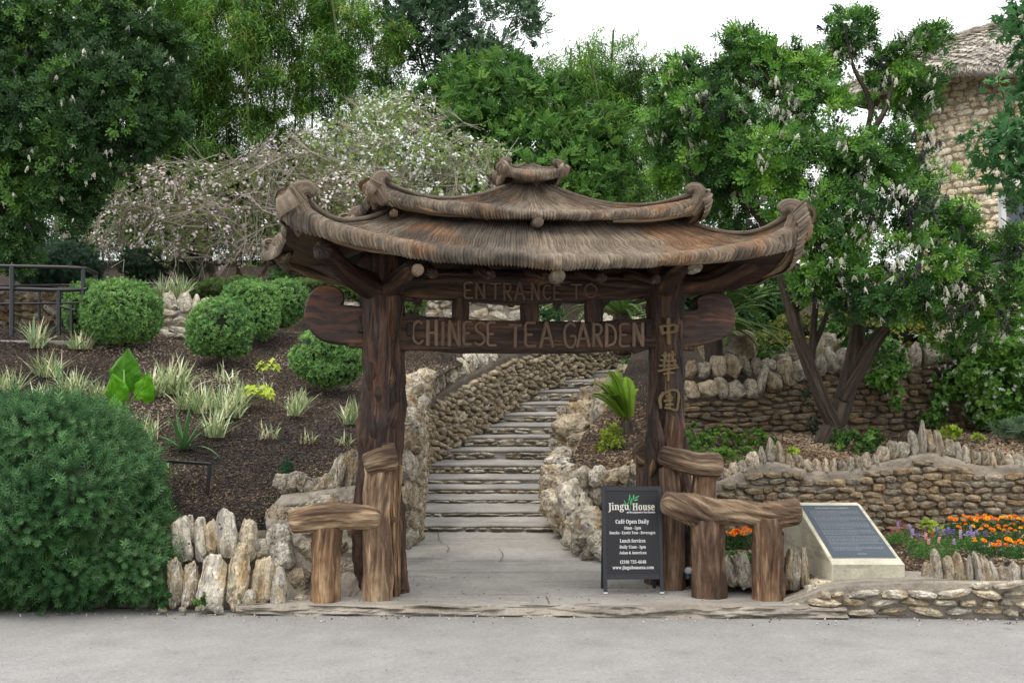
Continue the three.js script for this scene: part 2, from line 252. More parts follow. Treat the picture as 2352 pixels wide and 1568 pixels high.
// ---- raised letters: bent twigs along strokes (cell 0..1 wide, 0..1 high)
const GLYPH = {
  E: [[[.85, .98], [.15, .95], [.12, .5], [.15, .05], [.9, .03]], [[.15, .5], [.62, .5]]], N: [[[.12, 0], [.13, 1]], [[.16, .97], [.84, .03]], [[.88, 0], [.87, 1]]],
  T: [[[.02, .96], [.98, .95]], [[.52, .92], [.5, 0]]], R: [[[.15, 0], [.15, 1]], [[.15, .97], [.75, .93], [.85, .75], [.7, .55], [.2, .5]], [[.4, .5], [.9, 0]]],
  A: [[[.05, 0], [.46, 1]], [[.5, 1], [.95, 0]], [[.22, .34], [.78, .34]]], C: [[[.92, .88], [.6, .99], [.2, .85], [.08, .5], [.2, .15], [.6, .01], [.95, .14]]],
  O: [[[.5, 1], [.12, .82], [.05, .45], [.25, .08], [.6, .02], [.92, .3], [.94, .7], [.5, 1]]], H: [[[.14, 0], [.14, 1]], [[.86, 0], [.86, 1]], [[.14, .5], [.86, .52]]],
  I: [[[.5, 0], [.5, 1]]], S: [[[.9, .9], [.5, .99], [.14, .85], [.2, .62], [.75, .42], [.86, .18], [.5, .01], [.08, .08]]],
  G: [[[.9, .88], [.55, .99], [.16, .82], [.08, .45], [.25, .08], [.6, .01], [.88, .15], [.88, .46], [.55, .46]]], D: [[[.15, 0], [.15, 1]], [[.15, .98], [.65, .88], [.9, .55], [.75, .15], [.15, .02]]],
};
M.letter = std({ map: rep(T.strand, 2, 2), bumpMap: rep(T.woodB, 2), bumpScale: .012, color: lin(.80, .62, .51) }); M.letterPale = std({ map: rep(T.strand, 2, 2), bumpMap: rep(T.woodB, 2), bumpScale: .012, color: lin(.98, .78, .65) });
function twig(pts, r, sd) { return log(pts, [r, r * 1.1, r], { nu: 8, nv: 4 * pts.length, knob: .14, ridge: .05, sd, flatten: .8, round: .7, k: 4 }); }
function letter(ch, x0, x1, y0, y1, z, parent, sd, mat, r = .017) {
  const gs2 = GLYPH[ch].map((st, i) => twig(st.map(([a, b]) => { const p = gp(lerp(x0, x1, a), lerp(y1, y0, b), z); return p; }), r, sd + i * 3));
  return mesh('letter', merge(gs2), mat, parent);
}
// spots measured in the close view of the two beams: [char, x0, x1, top, bottom]
const bx = (q) => (1150 + q * .34014) * .784, by = (q) => (780 + q * .34014) * .784;
[['E', 612, 700, 135, 272], ['N', 710, 800, 138, 272], ['T', 838, 930, 140, 278], ['R', 950, 1030, 142, 285], ['A', 1052, 1140, 138, 285], ['N', 1190, 1268, 140, 285], ['C', 1295, 1362, 160, 282], ['E', 1385, 1458, 160, 285], ['T', 1538, 1628, 150, 278], ['O', 1655, 1760, 148, 268]].forEach(([c, a, b, t, d], i) => letter(c, bx(a), bx(b), by(t), by(d), .108, upper, i * 5, i ? M.letter : M.letterPale, .013));
[['C', 168, 262, 468, 668], ['H', 290, 390, 468, 676], ['I', 412, 452, 480, 676], ['N', 478, 584, 470, 680], ['E', 608, 686, 475, 672], ['S', 702, 806, 478, 676], ['E', 812, 896, 480, 684], ['T', 1002, 1110, 498, 692], ['E', 1135, 1240, 482, 690], ['A', 1270, 1385, 480, 692], ['G', 1474, 1582, 486, 698], ['A', 1586, 1700, 488, 690], ['R', 1716, 1812, 492, 688], ['D', 1830, 1930, 494, 690], ['E', 1950, 2046, 492, 690], ['N', 2068, 2168, 490, 684]].forEach(([c, a, b, t, d], i) => letter(c, bx(a), bx(b), by(t), by(d), .108, lower, 40 + i * 5, i === 15 || i === 13 || i === 6 || i === 1 ? M.letterPale : M.letter, .019));
{ // the three carved characters running down the right post
  M.char = std({ map: rep(T.strand, 2, 2), bumpMap: rep(T.strandB, 2), bumpScale: .01, color: lin(1.0, .82, .50) });
  const cx = (q) => (1850 + q * .31888) * .784, cy = (q) => (850 + q * .31888) * .784, z = .215;
  const ch = (strokes, r) => mesh('carved_character', merge(strokes.map((st, i) => twig(st.map(([a, b]) => gp(cx(a), cy(b), z)), r, i * 7 + 2))), M.char, gate);
  ch([[[338, 262], [340, 380], [343, 490]], [[262, 338], [290, 328], [338, 326], [388, 318], [412, 330]], [[280, 335], [278, 370], [290, 398]], [[408, 328], [412, 352], [400, 380]], [[285, 392], [340, 388], [402, 380]]], .020);
  ch([[[310, 575], [312, 640]], [[378, 562], [376, 640]], [[282, 600], [340, 598], [396, 590]], [[268, 640], [340, 652], [405, 648]], [[300, 640], [302, 720]], [[396, 640], [392, 700]], [[262, 692], [340, 690], [415, 688]], [[248, 742], [340, 724], [428, 708]], [[345, 580], [342, 700], [337, 832]], [[300, 768], [340, 762], [385, 758]]], .017);
  ch([[[292, 945], [262, 1000], [270, 1080]], [[300, 950], [345, 922], [400, 918], [430, 940], [428, 1040], [415, 1100], [345, 1085], [312, 1080]], [[345, 925], [352, 1000], [350, 1078]], [[322, 968], [360, 965]], [[305, 1018], [372, 1008]], [[318, 1052], [380, 1048]], [[330, 990], [374, 985]]], .018);
}
// ---- roofs
M.thatch = std({ map: rep(T.strand, 2.2, 1.2), bumpMap: rep(T.strandB, 2.2, 1.2), bumpScale: .012, vertexColors: true, roughness: .95 });
M.soffit = woodM([.62, .42, .32], 1, .03);
const warm = (x, y, z, sd) => { // weathered cement: grey-brown with rust-orange patches where the old colour shows, and dark growth
  const o = sst(.56, .70, fbm(x * 1.7 + sd, y * 1.7, z * 1.7, 5)), k = sst(.52, .70, fbm(x * 2.1 + 9, y * 2.1 + sd, z * 2.1, 5)), f = .85 + .5 * (fbm(x * 7, y * 7, z * 7 + sd, 3) - .5);
  let c = [.93, .87, .79]; c = mixc(c, [1.2, .66, .32], o * .6); c = mixc(c, [.40, .39, .385], k * .85); return c.map((q) => q * f);
};
function roof(prefix, { A, B, a, b, yT, yE, l1, l2, sides = [0, 0], skew = 0, kk = 1.55, gap = .034, amp = .012, lip = .06, step = 0, ext = .05, lp = 20, vp = 2.6, cx = 0, cz = 0, sd = 1, rows = 40, sagc = 0 }) {
  const root = new THREE.Group(); root.name = prefix; gate.add(root); root.position.set(cx, 0, cz);
  const tot = l1 + l2, liftF = (q, m = 0) => m ? m + (tot - m) * (.25 * q ** 3 + .75 * q ** lp) : l1 * q ** 2.2 + l2 * q ** lp;
  const edge = (s, side = 0) => { const q = Math.abs(s), e = 1 + ext * q ** 5 - .03 * sst(.965, 1, q); return [s * e, e, liftF(q, side === 1 ? sides[1] : side === 3 ? sides[0] : 0)]; };
  const warp = (p) => { if (p.x < 0) p.x -= skew * (B - p.z) / (2 * B) * (p.x / A) ** 2; return p; };
  const tops = [], soff = [];
  for (let side = 0; side < 4; side++) {
    const lx = side % 2 ? B : A, lz = side % 2 ? A : B, tx = side % 2 ? b : a, tz = side % 2 ? a : b;
    const place = (x, y, z) => warp(side === 0 ? V(x, y, z) : side === 1 ? V(z, y, -x) : side === 2 ? V(-x, y, -z) : V(-z, y, x));
    // equal steps along the eave
    const tab = [0]; let px = null; for (let i = 0; i <= 400; i++) { const s = i / 200 - 1, [ex, ez, h] = edge(s, side), p = V(lx * ex, h, lz * ez); if (px) tab.push(tab[i - 1] + p.distanceTo(px)); px = p; }
    const len = tab[400], sOf = (u) => { const t = u * len; let i = 0; while (i < 399 && tab[i + 1] < t) i++; return ((i + (t - tab[i]) / (tab[i + 1] - tab[i] || 1)) / 200) - 1; };
    const grooves = Math.round(len / gap), nu = grooves * 4;
    const base = (s, v) => { const [ex, ez, h] = edge(s, side), g = 1 - (1 - v) ** kk; return V(lerp(tx * s, lx * ex, v), yT + (yE - yT) * g + h * Math.max(0, v) ** vp - step * sst(.60, .63, v) * (1 - .6 * sst(.6, 1, Math.abs(s))), lerp(tz, lz * ez, v)); };
    const cols = []; for (let i = 0; i <= nu; i++) cols.push(sOf(i / nu));
    const totR = rows + 10, P = [], U = [], C = [], I = [], uP = [], uU = [], uI = [];
    for (let i = 0; i <= nu; i++) {
      const s = cols[i]; 
      for (let j = 0; j <= totR; j++) {
        const v = Math.min(1, j / rows), wob = .35 * Math.sin(v * 4 + s * 2) + 1.1 * sgn(s * 3, v * 2, sd + side, 2), e = .004;
        const p = base(s, v), du = base(Math.min(1, s + e), v).sub(base(Math.max(-1, s - e), v)), dv = base(s, Math.min(1, v + e)).sub(base(s, v - e)), n = V().crossVectors(dv, du).normalize(), dn = dv.clone().normalize();
        const ph = (i / 4 + wob) * Math.PI * 2, gr = Math.abs(Math.sin(ph / 2)) * 2 - 1, fine = sgn(s * lx * 9, v * 6, sd + side * 5, 3), bump = sgn(s * lx * 1.7, v * 3, sd * 3 + side, 3);
        let d = amp * gr + .011 * fine + .026 * bump;
        if (j > rows) { const al = (j - rows) / 10 * Math.PI, rag = 1 + .55 * sgn(s * lx * 13, j * .3, sd + side, 3), rl = lip * (1 + .9 * Math.abs(s) ** 5) * (1 + .25 * sgn(s * lx * 2.2, 3, sd + side, 2)); p.addScaledVector(dn, Math.sin(al) * (rl * rag + d)).addScaledVector(n, -(1 - Math.cos(al)) * rl + d * Math.cos(al)); } else p.addScaledVector(n, d);
        const w = place(p.x, p.y, p.z); P.push(w.x, w.y, w.z); U.push(i / nu * len * 1.0, v * 1.2 + (j > rows ? (j - rows) * .02 : 0)); C.push(...warm(w.x, w.y, w.z, sd * 5));
      }
    }
    const H = totR + 1; for (let i = 0; i < nu; i++) for (let j = 0; j < totR; j++) { const q = i * H + j; I.push(q, q + 1, q + H + 1, q, q + H + 1, q + H); }
    tops.push(geoFrom(P, I, U, C));
    const su = 60, sv = 12; const g = grid(su, sv, (u, v) => { const s = (u * 2 - 1) * .985, vv = lerp(.985, .05, v), p = base(s, vv), e = .004, du = base(Math.min(1, s + e), vv).sub(base(Math.max(-1, s - e), vv)), dv = base(s, Math.min(1, vv + e)).sub(base(s, vv - e)), n = V().crossVectors(dv, du).normalize(); p.y -= lip * (2.1 - .9 * Math.abs(s) ** 6) + .012 * sgn(s * lx * 8, vv * 2, side, 3); return place(p.x, p.y, p.z); }, { uv: (u, v) => [u * len * .6, v * .5] }); soff.push(g);
  }
  const tg = mergeGeometries(tops); mesh('thatch', tg, M.thatch, root); mesh('soffit', mergeGeometries(soff), M.soffit, root);
  // hips: a rope of thatch from each top corner to its curled tip
  const hip = (sx, sz) => {
    const pts = []; for (const v of [.06, .25, .45, .62, .76, .88, .97]) { const [ex, ez, h] = edge(1), g = 1 - (1 - v) ** kk; pts.push(warp(V(sx * lerp(a, A * ex, v), yT + (yE - yT) * g + h * v ** vp + .012 - step * sst(.6, .63, v) * .4, sz * lerp(b, B * ez, v)))); }
    return pts;
  };
  return { root, hip, edge, liftF, warp };
}
const low = roof('lower_roof', { A: 2.36, B: 1.22, a: 1.36, b: .42, yT: 4.04 - GROUND, yE: 3.43 - GROUND, l1: .27, l2: .22, sides: [.34, .04], skew: .30, kk: 1.45, step: .035, sd: 2, cz: .05, cx: .05, lp: 16, lip: .06 });
const up = roof('upper_roof', { A: 1.60, B: .80, a: .20, b: .14, yT: 4.33 - GROUND, yE: 3.92 - GROUND, l1: .15, l2: .09, sides: [.16, .08], skew: .22, kk: 2.0, sd: 6, gap: .031, lip: .05, cx: .0, cz: .05, lp: 16, rows: 36 });
const cap = roof('cap_roof', { A: .28, B: .24, a: .03, b: .03, yT: 4.59 - GROUND, yE: 4.45 - GROUND, l1: .03, l2: .05, kk: 1.6, sd: 9, gap: .02, amp: .005, lip: .038, cx: .0, cz: .05, lp: 5, rows: 14 });
M.horn = std({ map: rep(T.strand, 2, 3), bumpMap: rep(T.strandB, 2, 3), bumpScale: .015, color: lin(.80, .72, .63), roughness: .95 });
M.timber = std({ map: rep(T.wood2, 1), bumpMap: rep(T.woodB, 1), bumpScale: .03, color: lin(.8, .74, .66) });
for (const [rf, r0, r1, lipr, A2, B2, yE] of [[low, .028, .07, .06, 2.36, 1.22, 3.43 - GROUND], [up, .024, .052, .05, 1.60, .80, 3.92 - GROUND], [cap, .016, .032, .038, .28, .24, 4.45 - GROUND]]) {
  for (const sx of [-1, 1]) for (const sz of [-1, 1]) {
    const h = rf.hip(sx, sz), tip = h[h.length - 1], back = V(-sx, 0, -sz * .2).normalize();
    mesh('hip_roll', log([...h], [r0, r0, r0, r0 * 1.1, r0 * 1.2, r0 * 1.4, r1 * .7], { nu: 16, nv: 60, knob: .14, ridge: .14, sd: sx * 3 + sz * 7 + 20, flatten: .8 }), M.horn, rf.root);
    // the thick tip bends up and a little back over the roof
    const c = tip.clone().add(V(sx * r1 * .4, 0, sz * r1 * .6)); mesh('curled_tip', log([c.clone().add(V(-sx * r1 * 1.2, -r1 * 4.2, -sz * r1 * .3)), c.clone().add(V(sx * .02, -r1 * 1.2, 0)), c.clone().add(V(0, r1 * .35, 0)), c.clone().addScaledVector(back, r1 * 1.1).add(V(0, r1 * .75, 0)), c.clone().addScaledVector(back, r1 * 1.9).add(V(0, r1 * .25, 0))], [r1 * 1.0, r1 * 1.3, r1 * 1.3, r1 * 1.05, r1 * .7], { nu: 56, nv: 40, knob: .10, ridge: .24, sd: sx + sz * 2 + 30, k: 14, flatten: .8 }), M.horn, rf.root);
    if (rf === cap) continue;
    // bare timber strip under the rising eaves, along the front or back and along the end
    for (const side of [0, 1]) {
      const pts = []; for (const q of [.46, .6, .72, .82, .9, .95, .985, 1]) { const [ex, ez, hh] = rf.edge(q, side ? (sx > 0 ? 1 : 3) : 0), X = side ? A2 * ez : A2 * ex, Z = side ? B2 * ex : B2 * ez; pts.push(rf.warp(V(sx * (X - .01), yE + hh - lipr * (2.3 - .8 * q ** 8), sz * (Z - .02)))); }
      mesh('eave_timber', log(pts, [.02, .03, .04, .05, .055, .06, .065, .05].map((x) => x * (rf === up ? .8 : 1)), { nu: 14, nv: 50, knob: .2, ridge: .18, sd: sx * 5 + sz + side * 11 + 40 }), M.timber, rf.root);
    }
  }
}
{ // necks between the tiers, and pale purlin ends poking through the eaves
  const lathe = (pts, name, parent, mat) => { const g = new THREE.LatheGeometry(pts.map(([r, y]) => new THREE.Vector2(r, y)), 40); return mesh(name, g, mat, parent); };
  const nk = lathe([[.30, 4.20 - GROUND], [.225, 4.27 - GROUND], [.185, 4.33 - GROUND], [.17, 4.37 - GROUND], [.175, 4.40 - GROUND], [.21, 4.43 - GROUND], [.25, 4.46 - GROUND]], 'neck', gate, M.horn); nk.position.set(0, 0, .05); nk.scale.set(1.05, 1, .85);
  const g = new RoundedBoxGeometry(2.55, .30, .72, 3, .05); boxUV(g, .7); const k = mesh('roof_curb', g, M.darkWood, gate); k.position.set(.05, 3.86 - GROUND, .05);
  for (const [x, y, z, r, l, mt] of [[960, 617, 1.22, .055, .10, M.letterPale], [1283, 632, 1.26, .07, .12, null], [1600, 611, 1.0, .06, .16, 'w'], [905, 488, .80, .045, .14, M.timber], [1236, 508, .85, .06, .1, null], [1520, 492, .74, .045, .12, M.timber]]) {
    const p = gp(x, y, z); const mat = mt === 'w' ? M.pale[3] : mt ?? M.horn; mesh('purlin_end', log([p.clone().add(V(0, 0, -l)), p.clone().add(V(0, 0, -l / 2)), p.clone().add(V(0, -.01, .02))], [r, r, r * .9], { nu: 16, nv: 8, knob: .1, ridge: .08, sd: x, round: .5 }), mat, gate);
  }
}
{ // brackets that branch from the post heads to carry the corners, and rafters under the eaves
  const br = (pts, radii, sd, mat = M.darkWood) => mesh('bracket', log(pts.map(([x, y, z]) => gp(x, y, z)), radii, { nu: 26, nv: 60, knob: .12, ridge: .10, sd, k: 7 }), mat, gate);
  br([[880, 668, .06], [840, 652, .2], [795, 625, .5], [765, 592, .8], [742, 572, 1.0]], [.13, .12, .095, .085, .10], 3, M.soffit);
  br([[870, 668, -.05], [810, 640, -.2], [750, 612, -.5], [695, 585, -.8]], [.12, .09, .08, .085], 5);
  br([[885, 668, .08], [905, 650, .25], [930, 628, .6], [945, 612, .9]], [.12, .09, .08, .07], 7);
  br([[1535, 668, .05], [1590, 655, .2], [1650, 640, .45], [1710, 610, .7], [1768, 575, .95]], [.13, .11, .10, .095, .11], 9);
  br([[1535, 668, .08], [1530, 650, .3], [1545, 630, .6], [1570, 612, .9]], [.11, .10, .08, .07], 11);
  br([[1545, 668, -.1], [1600, 640, -.3], [1660, 610, -.7], [1700, 590, -.9]], [.11, .10, .08, .08], 13);
  for (const x of [-1.1, -.55, 0, .55, 1.1]) mesh('rafter', log([V(x, 3.12, -1.1), V(x, 3.32, 0), V(x, 3.12, 1.05)], [.05, .06, .05], { nu: 12, nv: 20, sd: x * 9 + 20 }), M.darkWood, gate);
  const g = log([V(-1.7, 3.2, 0), V(0, 3.24, 0), V(1.7, 3.2, 0)], [.10, .11, .10], { nu: 20, nv: 60, sd: 77 }); mesh('ridge_log', g, M.darkWood, gate);
  for (const [x, sd] of [[-1.535, 4], [1.535, 6]]) mesh('post_head', log([V(x, 2.86, 0), V(x, 3.1, 0), V(x, 3.4, 0)], [.19, .22, .24], { nu: 40, nv: 20, knob: .14, sd, ridge: .1 }), M.darkWood, gate);
}

// ================================================================ GROUND, STAIRS, WALLS
const XD = (px, D) => (px - 1176) / F * D * 1.0;            // rough x for a spot near eye level
function cat(pts, n) { return new THREE.CatmullRomCurve3(pts, false, 'centripetal').getSpacedPoints(n); }
function loft(lines, nu, nv, { bump = .03, freq = 2, k = 1, sd = 1 } = {}) { // lines of points from front to back -> a ground sheet
  const L = lines.map((l) => cat(l, nu)), out = [];
  const cols = []; for (let i = 0; i <= nu; i++) cols.push(new THREE.CatmullRomCurve3(L.map((l) => l[i]), false, 'centripetal'));
  return grid(nu, nv, (u, v) => { const p = cols[Math.round(u * nu)].getPoint(v); p.y += bump * sgn(p.x * freq + sd, p.z * freq, 3, 4); return p; }, { uv: (u, v, p) => [p.x * k, p.z * k] });
}
const kerbD = (x) => 9.5 - .034 * x;
{
  const g = new THREE.PlaneGeometry(900, 900, 1, 1); g.rotateX(-Math.PI / 2); g.translate(0, -.03, -100); boxUV(g, .3); struct('ground', g, std({ map: rep(T.mulch, 1), color: lin(.8, .9, .6), roughness: 1 }));
  const road = grid(120, 60, (u, v) => { const x = lerp(-40, 40, u), z = lerp(14, -kerbD(x) - .25, v); return V(x, .004 + .006 * sgn(x * .7, z * .7, 1, 2), z); }, { uv: (u, v, p) => [p.x, p.z] });
  struct('road', road, M.asphalt);
  // grit and leaf crumbs swept against the kerb and scattered over the road
  seed(11); const gm = new THREE.InstancedMesh(ROCK[0], std({ roughness: 1 }), 500), m4 = new THREE.Matrix4(), q = new THREE.Quaternion(), col = new THREE.Color();
  for (let i = 0; i < 500; i++) { const x = rr(-6, 6.5), near = R() < .85, z = -kerbD(x) + (near ? .02 + .35 * R() ** 3 : rr(.1, 3.5)), s = rr(.003, near ? .013 : .006); q.setFromEuler(new THREE.Euler(rr(0, 6), rr(0, 6), 0)); m4.compose(V(x, .012, z), q, V(s * 1.6, s, s * 1.3)); gm.setMatrixAt(i, m4); const c = R() < .5 ? col.setRGB(.5, .46, .4) : col.setRGB(.12, .085, .06); gm.setColorAt(i, c); }
  for (let i = 380; i < 500; i++) { const x = rr(-2, 2), D = rr(9.65, 11.2), s = rr(.004, .012); q.setFromEuler(new THREE.Euler(0, rr(0, 6), 0)); m4.compose(V(x, D < 10.9 ? .112 : .13, -D), q, V(s * 2, s * .5, s)); gm.setMatrixAt(i, m4); gm.setColorAt(i, col.setRGB(.07, .05, .035)); } gm.name = 'road_grit'; tag(gm, 'grit and leaf crumbs scattered along the kerb line', 'grit', null, 'stuff'); scene.add(gm);
}
{ // forecourt slab and path
  const rows = [[9.5, -2.55, 3.05, .10], [10.3, -2.4, 3.05, .10], [10.9, -1.9, 2.3, .11], [11.6, -1.6, 1.5, .15], [12.6, -1.6, 1.2, .22], [14.05, -1.6, .9, .325]];
  const g = grid(120, 90, (u, v) => { const t = v * (rows.length - 1), i = Math.min(Math.floor(t), rows.length - 2), a = rows[i], b = rows[i + 1], f = t - i, x = lerp(lerp(a[1], b[1], f), lerp(a[2], b[2], f), u); let D = lerp(a[0], b[0], f); if (v === 0) D = kerbD(x) + .03; else D = Math.max(D, kerbD(x) + .03 + v * .2); return V(x, lerp(a[3], b[3], f) + .010 * sgn(x * 1.5, D * 1.5, 2, 3) - .02 * (v === 0), -D); }, { uv: (u, v, p) => [p.x, p.z] });
  struct('forecourt_path', g, M.concrete);
  // worn layered kerb
  const k = grid(320, 22, (u, v) => { const x = lerp(-2.6, 3.1, u), a = v < .7 ? v / .7 : 1, y = .105 * a, led = Math.abs(sgn(x * 1.3, y * 26, 4, 3)) * .11 + .05 * sgn(x * 6, y * 40, 8, 3), back = v < .7 ? 0 : (v - .7) / .3 * .16; return V(x, y + .015 * sgn(x * 2.5, 3, v * 2, 3) * (v > .5) - (v >= .7 ? .004 : 0), -kerbD(x) + .05 - led - back - .03 * a * a); }, { uv: (u, v, p) => [p.x, p.y * 1.2 + p.z] });
  struct('kerb', k, M.cement);
  // thin cracks in the slab
  seed(5); const cr = []; for (const pts of [[[1005, 1222], [1012, 1245], [1030, 1258], [1028, 1270]], [[1145, 1262], [1155, 1274], [1148, 1292]], [[965, 1283], [1080, 1284], [1200, 1286], [1262, 1284], [1330, 1290]], [[1255, 1372], [1262, 1388]]]) {
    const w = pts.map(([x, y]) => { const r = ray(x, y); let D = 11; for (let i = 0; i < 8; i++) { const h = D < 10.9 ? .10 : D < 14 ? lerp(.11, .32, (D - 10.9) / 3.1) : .32; D = (EYE - h) / (-r.y / -r.z); } const p = at(x, y, D); return p; });
    const c = cat(w, 40); for (let i = 0; i < 40; i++) { c[i].x += .012 * sgn(i * .9, 3, 1, 2); c[i].z += .012 * sgn(i * .9, 9, 1, 2); }
    const P = [], I = []; c.forEach((p, i) => { const t = rr(.002, .006); P.push(p.x - t, p.y + .012, p.z, p.x + t, p.y + .012, p.z + t); if (i) { const a = i * 2 - 2; I.push(a, a + 1, a + 3, a, a + 3, a + 2); } }); cr.push(geoFrom(P, I, P.filter((_, i) => i % 3 < 2)));
  }
  const cm = mesh('pavement_crack', mergeGeometries(cr), std({ color: lin(.06, .055, .05), roughness: 1 })); tag(cm, 'thin dark cracks running across the concrete path', 'crack', null, 'stuff');
}
// ---- stairs
const ST = [14.0, 14.8, 15.6, 16.3, 17.0, 17.6, 18.1, 18.6, 19.1, 19.55, 20.0, 20.5, 21.0, 21.6, 22.1, 22.6, 23.1, 23.6, 24.1];
const zx = (q) => 862.4 + q * .4251, zy = (q) => 744.8 + q * .4251;
const SB = [[1110, 1085], [1035, 1010], [962, 943], [912, 882], [860, 830], [803, 755], [725, 676], [658, 604], [592, 544], [525, 482], [470, 424], [412, 357], [345, 303], [290, 250], [241, 209], [201, 165], [155, 125], [115, 85], [75, 45]];
const SL = [215, 215, 215, 218, 230, 270, 365, 480, 590, 680, 765, 870, 985, 1165, 1270, 1350, 1420, 1500, 1560], SR = [945, 930, 900, 895, 905, 920, 945, 990, 1010, 1080, 1130, 1150, 1200, 1290, 1400, 1460, 1500, 1580, 1640];
{
  seed(21); const root = thing('garden_stairs', 'weathered stone and concrete stairs climbing and curving right behind the gate', 'stairs');
  for (let i = 0; i < ST.length; i++) {
    const D = ST[i], pl = at(zx(SL[i]), zy(SB[i][0]), D), pr = at(zx(SR[i]), zy(SB[i][0]), D), yb = pl.y, yt = at(1200, zy(SB[i][1]), D).y, x0 = pl.x - .35, x1 = pr.x + .7 + i * .03;
    const Dn = (ST[i + 1] ?? D + .5) + .04, yn = i + 1 < ST.length ? at(1200, zy(SB[i + 1][0]), ST[i + 1]).y : yt, th = Math.min(.052, (yt - yb) * .5);
    const st = new THREE.Group(); st.name = 'step'; root.add(st);
    const nose = (x) => .012 + .022 * sgn(x * 2.2, i * 3.7, 1, 3);
    const slab = grid(60, 16, (u, v) => { const x = lerp(x0, x1, u); let y, d; if (v < .2) { y = yt - th + .0; d = D + .03 - nose(x) * (v / .2); } else if (v < .5) { const t = (v - .2) / .3; y = yt - th + th * Math.sin(t * Math.PI / 2); d = D - nose(x) + .02 * (1 - Math.cos(t * Math.PI / 2)); } else { const t = (v - .5) / .5; d = lerp(D - nose(x) + .02, Dn, t); y = lerp(yt, yn, t); } return V(x, y + .008 * sgn(x * 3, d * 3, i, 3), -d); }, { uv: (u, v, p) => [p.x + i * .37, p.z + p.y] });
    mesh('tread', slab, M.step, st);
    const ris = grid(60, 8, (u, v) => { const x = lerp(x0, x1, u); return V(x, lerp(yb - .06, yt - th + .004, v), -(D + .006 + .016 * sgn(x * 5, v * 4, i, 3))); }, { uv: (u, v, p) => [p.x + i * .37, p.y] });
    mesh('riser', ris, M.step, st);
    if (i < 13) { const h = yt - yb - th, nr = h > .085 ? 2 : 1; for (let r = 0; r < nr; r++) { let x = x0 + rr(0, .15); while (x < x1 - .1) { const w = rr(.10, .34), hh = clamp(h / nr * rr(.7, 1.25), .03, .16); if (R() < .9) stoneMesh(st, pick(SLAB), pick(M.pale.concat(M.grey, [M.pale[0], M.pale[4]])), V(x + w / 2, yb + h * (r + rr(.35, .62)) / nr, -D + rr(-.015, .03)), [w * 1.08, hh, .14], [rr(-.1, .1), rr(-.2, .2), rr(-.12, .12)]); x += w + rr(-.02, .06); } } }
  }
}
